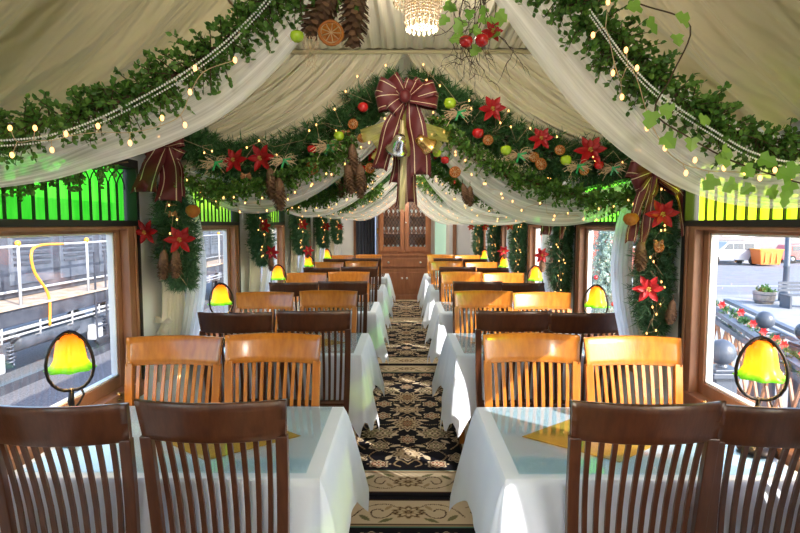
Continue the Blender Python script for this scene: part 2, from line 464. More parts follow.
for s in (-1, 1):
    wl = MB(); e = END[s]; x0, x1 = (s * W, s * (W + TH)) if s > 0 else (s * (W + TH), s * W)
    wl.box((x0, Y0, 0), (x1, Y1, ZS)); wl.box((x0, Y0, ZG1 + .03), (x1, Y1, 2.06))
    prev = Y0
    for k in BAYS:
        a, b = e + PITCH * k - WL, e + PITCH * k
        if a > prev: wl.box((x0, prev, ZS), (x1, a, ZG1 + .03))
        prev = max(b, prev)
    wl.box((x0, prev, ZS), (x1, Y1, ZG1 + .03))
    struct('wall_' + SN[s], wl, M['wall'])
    n = 0
    for k in BAYS:
        n += 1
        a, b = e + PITCH * k - WL, e + PITCH * k
        a = max(a, Y0)
        # casing = window object, with sash, pane, transom glass, leading, black surround
        def bx(mb, d0, y0, z0, d1, y1, z1):   # d = distance outward from the wall face
            xa, xb = s * (W + d0), s * (W + d1); mb.box((min(xa, xb), y0, z0), (max(xa, xb), y1, z1))
        c = MB()
        bx(c, -.015, a, ZS, .03, a + .095, ZT); bx(c, -.015, b - .095, ZS, .03, b, ZT)
        bx(c, -.015, a + .095, ZT - .018, .03, b - .095, ZT); bx(c, -.03, a, ZS - .03, .04, b, ZS + .045)
        bx(c, -.025, a + .03, ZS + .045, -.015, a + .045, ZT); bx(c, -.025, b - .045, ZS + .045, -.015, b - .03, ZT)
        w = struct('window_%d' % (n + (8 if s > 0 else 0)), c, M['casing'], bevel=.004)
        sa = MB()
        bx(sa, .03, a + .06, ZS + .04, .075, a + .135, ZT - .01); bx(sa, .03, b - .135, ZS + .04, .075, b - .06, ZT - .01)
        bx(sa, .03, a + .135, ZT - .032, .075, b - .135, ZT - .01); bx(sa, .03, a + .135, ZS + .04, .075, b - .135, ZS + .10)
        sa.build('sash', M['casing'], w, False, bevel=.004)
        st = MB()
        for (q0, q1, r0, r1) in ((a + .135, a + .143, ZS + .10, ZT - .032), (b - .143, b - .135, ZS + .10, ZT - .032), (a + .135, b - .135, ZS + .10, ZS + .108), (a + .135, b - .135, ZT - .040, ZT - .032)):
            bx(st, .04, q0, r0, .07, q1, r1)
        st.build('glazing_bead', M['white'], w, False)
        p = MB(); X = s * (W + .055)
        p.add([(X, a + .13, ZS + .09), (X, b - .13, ZS + .09), (X, b - .13, ZT - .025), (X, a + .13, ZT - .025)], [(0, 1, 2, 3)])
        p.build('pane', M['glass'], w, False)
        p = MB(); X = s * (W + .04)
        p.add([(X, a + .02, ZG0), (X, b - .02, ZG0), (X, b - .02, ZG1), (X, a + .02, ZG1)], [(0, 1, 2, 3)])
        p.build('transom_glass', (MG if k <= 0 else MG2)[s], w, False)
        l = MB()
        bx(l, -.02, a, ZT, .05, b, ZG0 + .012); bx(l, -.02, a, ZG1 - .012, .05, b, ZG1 + .03)
        bx(l, -.02, a - .012, ZS - .03, .05, a + .004, ZG1 + .03); bx(l, -.02, b - .006, ZS - .03, .05, b + .02, ZG1 + .03)
        l.build('surround', M['black'], w, False)
        l = MB(); nb = 17; dy = (b - a - .03) / nb; X = s * (W + .035)
        for i in range(1, nb): bx(l, .03, a + .015 + dy * i - .0035, ZG0, .04, a + .015 + dy * i + .0035, ZG1 - .095)
        for i in range(-1, nb + 1):           # interlaced pointed arches
            for dr in (-1, 1):
                yc = a + .015 + dy * i; pts = []
                for t in range(7):
                    an = t / 6 * pi / 2; y = yc + dr * (1 - math.cos(an)) * dy * 1.9; z = ZG1 - .118 + math.sin(an) * .105
                    if a + .01 <= y <= b - .01: pts.append((X, y, z))
                if len(pts) > 1: l.tube(pts, .0032, 4)
        l.build('leading', M['black'], w, False)
        if k == 0:
            kn = MB().tube([(s * (W - .015), b - .26, ZS + .075 - .03), (s * (W - .035), b - .26, ZS + .045)], [.012, .009], 10)
            kn.tube([(s * (W - .012), b - .29, ZS + .03), (s * (W - .03), b - .27, ZS + .02), (s * (W - .03), b - .245, ZS + .02)], .005, 6)
            kn.build('window_latch', M['brass'], w)
# end walls
eb = MB().box((-W - TH, Y0 - .1, 0), (W + TH, Y0, 2.6)); struct('wall_back', eb, M['wall'])
ew = MB()
for (a, b) in ((-W - TH, -1.02), (-.62, .56), (.95, W + TH)): ew.box((a, Y1, 0), (b, Y1 + .1, 2.6))
ew.box((-1.02, Y1, 2.0), (-.62, Y1 + .1, 2.6)); ew.box((.56, Y1, 2.0), (.95, Y1 + .1, 2.6))
struct('wall_front', ew, M['wall'])
ax = MB().box((-1.1, Y1 + .9, 0), (1.1, Y1 + 1, 2.3)); struct('wall_passage', ax, M['wall'])
d = MB(); d.box((.56, Y1 + .02, 0), (.64, Y1 + .06, 2.0)); d.box((.88, Y1 + .02, 0), (.95, Y1 + .06, 2.0)); d.box((.64, Y1 + .02, 1.9), (.88, Y1 + .06, 2.0)); d.box((.64, Y1 + .02, 0), (.88, Y1 + .06, .25))
dd = struct('door_1', d, M['white'])
MB().box((.64, Y1 + .03, .25), (.88, Y1 + .045, 1.9)).build('door_pane', M['door_glass'], dd, False)
# brown corner posts at the far end
for s in (-1, 1):
    t = MB().box((min(s * 1.02, s * 1.10), Y1 - .03, 0), (max(s * 1.02, s * 1.10), Y1, 2.1)); struct('trim_%d' % (1 if s < 0 else 2), t, M['casing'], bevel=.003)
nv = MB().grid(lambda u, v: (-1.04 + .40 * v, Y1 - .06 + .02 * math.sin(v * 34), 2.0 - 1.95 * u), 8, 60)
tag(nv.build('door_curtain', M['navy'], solid=.004), 'dark navy curtain hanging in the doorway left of the glass-fronted cabinet', 'curtain')
sw = MB().box((-.60, Y1 - .03, 1.36), (-.56, Y1, 1.48)); o = sw.build('switch_plate', M['brass'], None, False, bevel=.003); tag(o, 'small metal switch plate on the white wall left of the tall cabinet', 'switch plate')

# ================================================================== rugs
def rug_pattern(nx, ny, wx, ly, seed):
    x = (np.arange(nx + 1) / nx - .5) * wx; y = np.arange(ny + 1) / ny * ly
    X, Y = np.meshgrid(x, y, indexing='ij'); A = np.abs(X)
    navy = np.array([.006, .006, .011]); beige = np.array([.58, .47, .33]); tan = np.array([.36, .26, .15]); dk = np.array([.07, .035, .02]); olive = np.array([.16, .15, .075]); red = np.array([.22, .07, .04])
    col = np.zeros(X.shape + (3,)); col[:] = navy
    def put_(mask, c): col[mask] = c
    def flower(cx, cy, rx, ry, n, c1, c2, c3, AA=A):
        dx = (AA - cx) / rx; dy = (Y - cy) / ry; r = np.hypot(dx, dy); th = np.arctan2(dx, dy)
        pet = 1 + .16 * np.cos(n * th)
        put_(r < pet, c1); put_((r < pet * .86) & (r > pet * .70), c3); put_((r < pet * .62) & (np.cos(n * th) > -.4), c2)
        put_((r < .36), c1); put_((r < .25), c3); put_(r < .13, c1)
    def curve(pts, w, c):
        P = spline([(p[0], p[1], 0) for p in pts], 26)
        mk = np.zeros(X.shape, bool)
        for p in P:
            mk |= (A - p.x) ** 2 + (Y - p.y) ** 2 < (w / 2) ** 2
        put_(mk, c)
    def leafm(cx, cy, l, w, an, c):
        ca, sa = math.cos(an), math.sin(an); dx = A - cx; dy = Y - cy
        a = dx * ca + dy * sa; b = -dx * sa + dy * ca
        put_(np.abs(b) < w * (1 - (a / l) ** 2) , c) if False else put_((np.abs(a) < l) & (np.abs(b) < w * np.clip(1 - (a / l) ** 2, 0, 1)), c)
    bw = .33
    my = ly / 2
    for sg in (-1, 1):                                     # vines and blossoms, mirrored about the middle of the rug
        Q = lambda pts: [(x, my + sg * y) for x, y in pts]
        for pts in ([(.0, .08), (.05, .16), (.12, .20), (.10, .30), (.16, .36), (.26, .34)], [(.02, .44), (.10, .50), (.18, .64), (.12, .74), (.02, .80)], [(.26, .02), (.32, .12), (.28, .24), (.34, .36), (.30, .48)],
                    [(.02, .82), (.10, .90), (.20, .86), (.26, .96), (.20, 1.06)], [(.0, 1.08), (.05, 1.02), (.09, 1.08), (.05, 1.12)], [(.30, .60), (.36, .72), (.30, .84)]): curve(Q(pts), .012, tan)
        flower(0, my + sg * .33, .105, .15, 12, beige, tan, dk); flower(0, my + sg * .33, .05, .08, 8, tan, red, dk)
        flower(.205, my + sg * .54, .125, .10, 10, beige, olive, dk)
        flower(.20, my + sg * .15, .065, .075, 6, beige, red, dk); flower(.30, my + sg * .30, .05, .06, 6, beige, tan, dk)
        flower(0, my + sg * .66, .06, .075, 8, beige, red, dk); flower(0, my + sg * .92, .11, .10, 10, beige, tan, dk)
        flower(.20, my + sg * .78, .07, .08, 6, beige, olive, dk); flower(.33, my + sg * .98, .06, .07, 6, beige, tan, dk); flower(.19, my + sg * 1.08, .07, .05, 8, beige, red, dk); flower(.37, my + sg * .66, .05, .06, 6, beige, tan, dk)
        for x, y, an in ((.09, .12, .9), (.12, .42, .3), (.10, .56, 1.2), (.09, .78, .5), (.13, .98, 1.1), (.27, .70, .8), (.13, .26, .2), (.26, .42, 1.2), (.38, .14, .7), (.38, .50, 1.3)): leafm(x, my + sg * y, .045, .018, sg * an, beige)
    flower(0, my, .13, .08, 10, beige, tan, dk); flower(.30, my, .06, .05, 6, beige, tan, dk)
    # side borders
    put_(A > wx / 2 - .13, beige); put_((A > wx / 2 - .135) & (A < wx / 2 - .12), dk); put_(A > wx / 2 - .02, navy)
    for e in (0, 1):
        Yb = Y if e == 0 else ly - Y; Ys = Yb
        b = Ys < bw; put_(b, beige)
        put_((Ys < .035), navy); put_((Ys > .035) & (Ys < .046), dk); put_((Ys > bw - .012) & b, np.array([.10, .22, .17])); put_((Ys > bw - .04) & (Ys < bw - .03), dk); put_((Ys > bw - .03) & (Ys < bw - .012), tan)
        cyb = .17
        cy = cyb if e == 0 else ly - cyb; sg = 1 if e == 0 else -1
        for q in range(4):
            x0 = .0 + q * .26
            curve([(x0 + .08, cy), (x0 + .13, cy + .06 * sg), (x0 + .19, cy + .05 * sg), (x0 + .20, cy - .01 * sg), (x0 + .16, cy - .03 * sg), (x0 + .14, cy + .01)], .011, dk)
            curve([(x0 + .06, cy - .05 * sg), (x0 + .12, cy - .085 * sg), (x0 + .20, cy - .07 * sg), (x0 + .26, cy - .02 * sg), (x0 + .30, cy + .05 * sg)], .011, dk)
            leafm(x0 + .12, cy + .085 * sg, .045, .014, .5 * sg, olive); leafm(x0 + .235, cy + .06 * sg, .045, .016, -.8 * sg, olive); leafm(x0 + .11, cy - .045 * sg, .035, .012, .9 * sg, tan)
        flower(0, cy, .085, .062, 10, tan, beige, dk); flower(.52, cy, .08, .06, 10, tan, beige, dk)
    return col
def rug_mesh():
    nx, ny, wx, ly = 190, 500, 1.0, 3.0
    x = (np.arange(nx + 1) / nx - .5) * wx; y = np.arange(ny + 1) / ny * ly
    X, Y = np.meshgrid(x, y, indexing='ij'); Z = np.full_like(X, .010) + .0015 * np.sin(Y * 3)
    vs = np.stack([X, Y, Z], -1).reshape(-1, 3)
    i, j = np.meshgrid(np.arange(nx), np.arange(ny), indexing='ij'); a = (i * (ny + 1) + j).ravel()
    fs = np.stack([a, a + ny + 1, a + ny + 2, a + 1], -1)
    b = len(vs)   # a rim down to the floor
    rim = [(-wx / 2, 0, .0), (wx / 2, 0, .0), (wx / 2, ly, .0), (-wx / 2, ly, .0)]
    cor = [0, nx * (ny + 1), nx * (ny + 1) + ny, ny]
    V = [tuple(p) for p in vs] + rim; Fc = [tuple(f) for f in fs]
    for q in range(4): Fc.append((cor[q], cor[(q + 1) % 4], b + (q + 1) % 4, b + q))
    me = bpy.data.meshes.new('rug'); me.from_pydata(V, [], Fc); me.update()
    ca = me.color_attributes.new('weave', 'FLOAT_COLOR', 'POINT')
    col = rug_pattern(nx, ny, wx, ly, 0).reshape(-1, 3)
    col = np.concatenate([col, np.full((4, 3), .02)]); full = np.ones((len(col), 4)); full[:, :3] = col
    ca.data.foreach_set('color', full.ravel())
    m, nt, out = new_mat('rug_weave')
    at_ = N(nt, 'ShaderNodeAttribute', attribute_name='weave'); p = N(nt, 'ShaderNodeBsdfPrincipled', Roughness=.9); p.inputs['Specular IOR Level'].default_value = .1
    tc = N(nt, 'ShaderNodeTexCoord'); nz = N(nt, 'ShaderNodeTexNoise', Scale=220); b_ = N(nt, 'ShaderNodeBump', Strength=.4, Distance=.004)
    nt.links.new(tc.outputs['Object'], nz.inputs['Vector']); nt.links.new(nz.outputs[0], b_.inputs['Height']); nt.links.new(b_.outputs[0], p.inputs['Normal'])
    nt.links.new(at_.outputs['Color'], p.inputs['Base Color']); nt.links.new(p.outputs[0], out.inputs[0])
    me.materials.append(m); o = bpy.data.objects.new('aisle_rug', me); C.objects.link(o); return o
rug = rug_mesh(); RL = ['floral black and beige runner rug lying between the second and third tables from the front',
    'black and beige runner rug in front, only its scrolled end border showing at the bottom', 'floral runner rug midway down the aisle between the third and fourth table pairs', 'farthest patterned runner rug, ending at the foot of the wooden cabinet']
for i, (y, lb) in enumerate(((3.12, RL[0]), (.10, RL[1]), (6.14, RL[2]), (9.0, RL[3]))):
    o = rug if i == 0 else rug.copy()
    if i: C.objects.link(o)
    o.location = (.02, y, 0); tag(o, lb, 'rug', 'patterned runner rugs laid end to end down the aisle')
    if i == 3: o.scale = (1, .84, 1)

# ================================================================== tables and chairs
def chair(kind):
    m = M['honey'] if kind else M['umber']  # near-side chairs, backs to the camera, take a darker brown than far-side ones
    t = thing('dining_chair', (0, 0, 0))
    s = MB()                                              # saddle seat
    def seat(u, v):
        x = (u - .5) * (.44 - .03 * (1 - v)); y = -.205 + .42 * v
        dip = -.012 * math.exp(-((x / .12) ** 2)) * math.sin(pi * v)
        return (x, y, .452 + dip)
    s.grid(seat, 14, 10); top = len(s.v)
    s.v += [(x, y, .422) for x, y, z in s.v[:top]]; W1 = 11
    s.f += [[top + i for i in reversed(f)] for f in s.f[:140]]; s.uv += [[(0, 0)] * 4] * 140
    ring = [i * W1 for i in range(15)] + [14 * W1 + j for j in range(1, 11)] + [i * W1 + 10 for i in range(13, -1, -1)] + [j for j in range(9, 0, -1)]
    for q in range(len(ring)):
        a, b = ring[q], ring[(q + 1) % len(ring)]; s.f.append([b, a, top + a, top + b]); s.uv.append([(0, 0)] * 4)
    s.hasuv = False; s.build('seat', m, t)
    def back(z):                                          # y of the raked back at height z
        q = max(0, z - .45) / .6; return -.195 - .07 * q - .05 * q * q
    def curve(x): return .048 * (x / .23) ** 2
    c = MB()
    def crest(u, v):
        a = v * 2 * pi; x = (u - .5) * (.445 + .012 * math.sin(a)); h = .066; z = .985 + h * max(-1, min(1, 1.35 * math.sin(a))) + (.002 * (1 - (2 * u - 1) ** 2)) * (1 if math.sin(a) > 0 else 0)
        y = back(z) + curve(x) - .010 * max(-1, min(1, 1.6 * math.cos(a))); return (x, y, z)
    g = MB().grid(crest, 20, 16); c.add(g.v, g.f)
    c.f.append([j for j in range(16)][::-1]); c.f.append([20 * 17 + j for j in range(16)]); c.uv += [[(0, 0)] * 16] * 2
    c.build('crest_rail', m, t)
    sl = MB()
    for i in range(10):
        f = (i - 4.5) / 4.5; pts = []
        x0, x1 = f * .150, f * .170
        for k in range(7):
            z = .445 + .49 * k / 6; x = x0 + (x1 - x0) * k / 6
            bow = .014 * math.sin(pi * k / 6)
            pts.append(Vector((x, back(z) + curve(x) * k / 6 + bow, z)))
        sl.ribbonbar(pts, .0155, .009)
    sl.build('back_slats', m, t, False)
    for sx in (-1, 1):
        p = MB(); P = [(.165, -.275, 0), (.178, -.225, .22), (.190, -.205, .42), (.196, -.20, .55), (.203, -.235, .75), (.207, -.285, .93)]
        P = [Vector((sx * a, (back(z) + curve(a) * max(0, (z - .45)) / .5) if z > .5 else y, z)) for a, y, z in P]
        p.ribbonbar(spline(P, 14), .036, .027)
        p.build('back_post', m, t, False, bevel=.003)
        l = MB().beam((sx * .195, .185, .43), (sx * .19, .19, 0), .036, .036, (0, 1, 0)); l.build('front_leg', m, t, False, bevel=.004)
    r = MB()
    for sx in (-1, 1): r.beam((sx * .187, -.20, .395), (sx * .195, .18, .395), .02, .055); r.beam((sx * .18, -.23, .20), (sx * .19, .185, .20), .016, .028)
    r.beam((-.19, .185, .395), (.19, .185, .395), .02, .055); r.beam((-.187, -.2, .40), (.187, -.2, .40), .02, .055)
    r.build('seat_frame', m, t, False)
    return t
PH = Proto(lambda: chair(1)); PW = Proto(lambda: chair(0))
TY = [1.79 + PITCH * k for k in range(5)]                 # near edge of each table
TX = {-1: (-1.325, -.285), 1: (.335, 1.325)}
for k in range(5):
    for s in (-1, 1):
        for inner in (1, 0):
            seatn = 'beside the aisle' if inner else 'beside the windows'
            jx = R.uniform(-.012, .012)
            xw = {(-1, 1): -.575 if k else -.585, (-1, 0): -1.035 if k else -1.06, (1, 1): .655 if k else .725, (1, 0): 1.11 if k else 1.152}[(s, inner)]
            xh = {(-1, 1): -.615, (-1, 0): -1.085, (1, 1): .60, (1, 0): 1.075}[(s, inner)]
            jw = 0 if k == 0 else jx
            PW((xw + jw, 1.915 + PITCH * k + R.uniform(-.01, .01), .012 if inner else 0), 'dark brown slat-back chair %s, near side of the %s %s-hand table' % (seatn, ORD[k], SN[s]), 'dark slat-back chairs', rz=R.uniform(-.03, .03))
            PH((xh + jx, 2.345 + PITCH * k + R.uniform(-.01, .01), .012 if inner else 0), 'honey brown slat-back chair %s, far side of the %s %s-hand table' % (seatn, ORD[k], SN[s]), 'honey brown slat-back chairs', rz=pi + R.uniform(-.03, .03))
for o in list(C.objects):
    if o.name.startswith('dining_chair'): o['category'] = 'chair'; o.scale = (1, 1, .984)

TD = .72; TZ = .727
def table():
    t = thing('dining_table', (0, 0, 0))
    MB().box((-.50, 0, TZ - .03), (.50, TD, TZ)).build('tabletop', M['umber'], t, False, bevel=.006)
    MB().box((-.05, TD / 2 - .05, .06), (.05, TD / 2 + .05, TZ - .03)).build('pedestal', M['umber'], t, False, bevel=.006)
    for (a, b) in ((-.36, 0), (.36, 0)):
        MB().beam((0, TD / 2, .045), (a, TD / 2, .03), .06, .055).build('foot', M['umber'], t, False, bevel=.006)
    return t
def cloth(w, d, seed, side):
    """square cloth over a table: skirt on the two ends and the aisle side; corners hang in points"""
    rr = random.Random(seed); mb = MB(); z0 = TZ + .006
    hw, hd = w / 2 + .004, d / 2 + .004
    per = []; n1, n2, nc = 44, 34, 9
    def side_pts(a, b, n): return [(a[0] + (b[0] - a[0]) * i / n, a[1] + (b[1] - a[1]) * i / n) for i in range(1, n)]
    cs = [(-hw, -hd), (hw, -hd), (hw, hd), (-hw, hd)]; nrm = [(0, -1), (1, 0), (0, 1), (-1, 0)]
    for q in range(4):
        a, b = cs[q], cs[(q + 1) % 4]; L = (2 * hw if q % 2 == 0 else 2 * hd); n = n1 if q % 2 == 0 else n2
        for i, p in enumerate(side_pts(a, b, n)):
            t = (i + 1) / n; dc = min(t, 1 - t) * L
            per.append((p, nrm[q], dc, q, t))
        n0, nn = nrm[q], nrm[(q + 1) % 4]
        for i in range(nc + 1):
            f = i / nc; v = Vector((n0[0] * (1 - f) + nn[0] * f, n0[1] * (1 - f) + nn[1] * f)).normalized()
            per.append((b, (v.x, v.y), -1 + 0 * f, q, f))
    NP = len(per); NR = 16; ph = [rr.uniform(0, 6.3) for _ in range(8)]
    # top
    top = [(p[0], p[1], z0) for p, *_ in per]
    mb.v += top; mb.f.append(list(range(NP))); 
    hang_end, hang_side, hang_cor = .275, .33, .50
    off = 0
    drops = []
    for i, (p, n, dc, q, t) in enumerate(per):
        base = hang_end if q % 2 == 0 else hang_side
        if dc < 0: h = hang_cor; base2 = hang_cor; f = t; c = 1
        else:
            c = math.exp(-(dc / .11) ** 1.3); h = base + (hang_cor - base) * c
        if dc < 0:
            b2 = hang_end if ((q + (1 if t > .5 else 0)) % 2 == 0) else hang_side; c = 1; h = hang_cor - .10 * abs(math.sin(2 * pi * (t - .0)))
        drops.append((h, c))
    for j in range(1, NR + 1):
        g = j / NR
        for i, (p, n, dc, q, t) in enumerate(per):
            h, c = drops[i]
            s_ = i / NP * 2 * pi
            wav = math.sin(s_ * 13 + ph[0]) * .5 + math.sin(s_ * 21 + ph[1]) * .3 + math.sin(s_ * 7 + ph[2]) * .5
            edge_round = .010 * (1 - math.exp(-g * 12))
            out = edge_round + g * (.018 + .014 * wav) + c * .085 * g ** .9 * (1.0 if dc >= 0 else 1.0)
            if q % 2 == 1 and dc >= 0: out += .035 * g * (1 - c)
            if n[0] * side < -.0 or n[0] * side > 0 and False: pass
            nx = n[0]
            if nx * side > 0: nx = 0
            z = z0 - h * (g ** 1.0) 
            mb.v.append((p[0] + nx * out, p[1] + n[1] * out, z))
        a = (j - 1) * NP; b = j * NP
        for i in range(NP):
            k2 = (i + 1) % NP; mb.f.append([a + i, b + i, b + k2, a + k2])
    mb.uv = [[(0, 0)] * len(f) for f in mb.f]
    return mb
tb = Proto(table)
def glow_mat():
    """tulip lampshade glass: golden with a green ruffled rim, lit from inside"""
    m, nt, out = new_mat('tulip_shade_glass')
    tc = N(nt, 'ShaderNodeTexCoord'); sx = N(nt, 'ShaderNodeSeparateXYZ'); nt.links.new(tc.outputs['Object'], sx.inputs[0])
    mr = N(nt, 'ShaderNodeMapRange'); mr.inputs[1].default_value = -.105; mr.inputs[2].default_value = 0; nt.links.new(sx.outputs[2], mr.inputs[0])
    cr = N(nt, 'ShaderNodeValToRGB'); e = cr.color_ramp.elements
    e[0].position = .0; e[0].color = (.12, .55, .02, 1); e[1].position = .13; e[1].color = (.45, .72, .03, 1)
    for p_, c_ in ((.30, (1, .66, .03, 1)), (.7, (1, .55, .03, 1)), (.95, (.95, .36, .02, 1))): q = e.new(p_); q.color = c_
    nt.links.new(mr.outputs[0], cr.inputs[0])
    p = N(nt, 'ShaderNodeBsdfPrincipled', Roughness=.3); nt.links.new(cr.outputs[0], p.inputs['Base Color'])
    nt.links.new(cr.outputs[0], p.inputs['Emission Color']); p.inputs['Emission Strength'].default_value = .38
    t = N(nt, 'ShaderNodeBsdfTranslucent'); nt.links.new(cr.outputs[0], t.inputs[0])
    a = N(nt, 'ShaderNodeMixShader'); a.inputs[0].default_value = .5
    nt.links.new(p.outputs[0], a.inputs[1]); nt.links.new(t.outputs[0], a.inputs[2]); nt.links.new(a.outputs[0], out.inputs[0])
    m.cycles.emission_sampling = 'NONE'
    return m
M['tulip'] = glow_mat()
def lamp():
    t = thing('table_lamp', (0, 0, 0))
    MB().lathe([(.055, 0), (.058, .006), (.04, .016), (.015, .03), (.008, .05)], 18).build('base', M['iron'], t)
    st = MB().tube([(0, 0, .03), (.004, 0, .08), (-.004, 0, .13), (0, 0, .175)], [.009, .007, .010, .007], 8)
    st.tube([(0, 0, .10), (.02, .0, .12), (.035, 0, .15), (.028, 0, .17)], .004, 6)
    st.build('stem', M['iron'], t)
    ring = []
    for i in range(25):
        a = -pi / 2 + 2 * pi * i / 24; ring.append((.068 * math.cos(a) * (1 - .12 * math.sin(a)), -.030 * abs(math.cos(a)) ** .7, .268 + .100 * math.sin(a)))
    h = MB().tube(ring, .0055, 6, False)
    for sx in (-1, 1):                                    # leaves where the shade hangs
        for k in range(3): leaf(h, Vector((0, 0, .362)), Vector((sx * math.cos(.3 + k * .35), (-.5 + k * .4), -math.sin(.5 + k * .3))).normalized(), Vector((0, 1, .2)).normalized(), .045, .022)
    h.build('hoop', M['iron'], t)
    sh = MB(); prof = [(.012, 0), (.026, -.006), (.038, -.024), (.043, -.05), (.047, -.075), (.056, -.092), (.070, -.104)]
    sh.lathe(prof, 40, wob=lambda j, a: 1 + (.10 if j > 5 else .05 if j > 4 else .02) * math.cos(8 * a), cap=False)
    so = sh.build('lamp_shade', M['tulip'], t, solid=.003); so.location = (0, 0, .357); so.scale = (1.0, 1.0, 1.12)
    MB().sphere((0, 0, .315), .013, 8, 6).build('lamp_bulb', M['bulb'], t)
    return t
PL = Proto(lamp)
def lamp_light(loc, e):
    l = bpy.data.lights.new('lamp_light', 'POINT'); l.energy = e; l.color = (1, .72, .36); l.shadow_soft_size = .02
    o = bpy.data.objects.new('lamp_light', l); C.objects.link(o); o.location = loc
for k in range(5):
    for s in (-1, 1):
        x0, x1 = TX[s]; cx = (x0 + x1) / 2; w = x1 - x0; y = TY[k]
        tt = tb((cx, y, 0), 'walnut pedestal table hidden under its cloth, %s on the %s side of the aisle' % (ORD[k], SN[s]), 'dining tables along the aisle'); tt['category'] = 'table'
        c = cloth(w, TD, 10 * k + s, s); o = c.build('tablecloth', M['linen'], loc=(cx, y + TD / 2, 0))
        # flat cloth top, smooth skirt
        o.data.polygons[0].use_smooth = False
        tag(o, 'white tablecloth hanging in pointed folds over the %s table on the %s side' % (ORD[k], SN[s]), 'tablecloth', 'white tablecloths')
        g = MB().box((x0 + .035, y + .045, TZ + .008), (x1 - .045, y + TD - .045, TZ + .014)); gm = MB()
        xa, xb = (x0 + .035, x1 - .045) if s < 0 else (x0 + .045, x1 - .035)
        gm.box((xa, y + .022, TZ + .012), (xb, y + TD - .02, TZ + .017))
        o = gm.build('glass_table_cover', M['table_glass'], None, False); tag(o, 'bluish glass sheet lying on the cloth of the %s %s-hand table' % (ORD[k], SN[s]), 'glass sheet', 'glass table covers')
        q = .27; ctr = (x1 - .42, y + TD / 2) if s < 0 else (x0 + .42, y + TD / 2)
        dm = MB(); zz = TZ + .0095; q = .235
        dm.add([(ctr[0] - q * 1.25, ctr[1], zz), (ctr[0], ctr[1] - q, zz), (ctr[0] + q * 1.25, ctr[1], zz), (ctr[0], ctr[1] + q, zz)], [(0, 1, 2, 3)])
        o = dm.build('gold_napkin', M['gold_cloth'], None, False, solid=.002); tag(o, 'gold diamond-laid napkin under the glass of the %s %s-hand table' % (ORD[k], SN[s]), 'napkin', 'gold napkins')
        lx = {-1: -1.275, 1: 1.285}[s]; ly = y + (.30 if s < 0 else .21)
        PL((lx, ly, TZ + .0175), 'iron hoop table lamp with golden green-rimmed tulip shade on the %s %s-hand table' % (ORD[k], SN[s]), 'tulip shade table lamps', rz=-.5 * s, sc=1.14).__setitem__('category', 'lamp')
        lamp_light((lx, ly, TZ + .33), 4)

# ================================================================== the cabinet at the end
cb = thing('cabinet', (0.0, Y1 - .02, 0), 'tall brown wooden cabinet with leaded glass doors standing against the end wall', 'cabinet')
x0, x1 = -.56, .54
b = MB(); b.box((x0, -.40, .02), (x1, 0, .92)); b.box((x0 - .02, -.42, .90), (x1 + .02, 0, .95)); b.box((x0, -.42, 0), (x1, 0, .10)); b.build('base_case', M['cabinet'], cb, False, bevel=.005)
u = MB(); u.box((x0, -.32, .95), (x0 + .04, 0, 2.25)); u.box((x1 - .04, -.32, .95), (x1, 0, 2.25)); u.box((x0 + .04, -.03, .95), (x1 - .04, 0, 2.25)); u.box((x0, -.34, 2.22), (x1, 0, 2.30)); u.box((x0 + .04, -.32, .95), (x1 - .04, 0, 1.0))
u.build('hutch_case', M['cabinet'], cb, False, bevel=.005)
for z in (1.36, 1.72): MB().box((x0 + .04, -.28, z), (x1 - .04, -.03, z + .015)).build('shelf', M['cabinet'], cb, False)
dr = MB(); dr.box((x0 + .03, -.425, .68), (x1 - .03, -.40, .87)); dro = dr.build('drawer', M['cabinet'], cb, False, bevel=.006)
for sx in (-1, 1): MB().tube([(sx * .33 - .01, -.42, .78), (sx * .33 - .01, -.45, .78)], [.012, .022], 10).build('knob', M['white'], dro)
cx = (x0 + x1) / 2
for sx in (-1, 1):
    a, c = (x0 + .03, cx - .006) if sx < 0 else (cx + .006, x1 - .03)
    d = MB(); d.box((a, -.42, .14), (c, -.40, .64)); d.box((a + .07, -.428, .21), (c - .07, -.415, .57)); do = d.build('door', M['cabinet'], cb, False, bevel=.006)
    MB().tube([(cx + sx * .05, -.42, .45), (cx + sx * .05, -.45, .45)], [.012, .022], 10).build('knob', M['white'], do)
    d = MB(); z0, z1 = 1.0, 2.2; f = .085
    d.box((a, -.345, z0), (a + f, -.32, z1)); d.box((c - f, -.345, z0), (c, -.32, z1)); d.box((a + f, -.345, z0), (c - f, -.32, z0 + .1)); d.box((a + f, -.345, z1 - .1), (c - f, -.32, z1))
    do = d.build('glass_door', M['cabinet'], cb, False, bevel=.005)
    p = MB().add([(a + f, -.33, z0 + .1), (c - f, -.33, z0 + .1), (c - f, -.33, z1 - .1), (a + f, -.33, z1 - .1)], [(0, 1, 2, 3)]); p.build('pane', M['glass'], do, False)
    l = MB(); A, B, Z0, Z1 = a + f, c - f, z0 + .1, z1 - .1; w = (B - A) / 5
    for dirn in (-1, 1):                                 # diamond leading
        for i in range(-16, 22):
            pts = []
            xs = A + i * w if dirn > 0 else B - i * w
            for t in range(61):
                z = Z0 + (Z1 - Z0) * t / 60; x = xs + dirn * (z - Z0) * .62
                if A <= x <= B: pts.append((x, -.335, z))
            if len(pts) > 2: l.tube([pts[0], pts[-1]], .0045, 4)
    l.build('leading', M['iron'], do, False)
    if sx > 0: MB().tube([(cx + .03, -.345, 1.6), (cx + .03, -.37, 1.6)], [.010, .016], 8).build('knob', M['white'], do)
M['clear'] = pbr('wine_glass', (.80, .84, .86), .1, coat=.5)
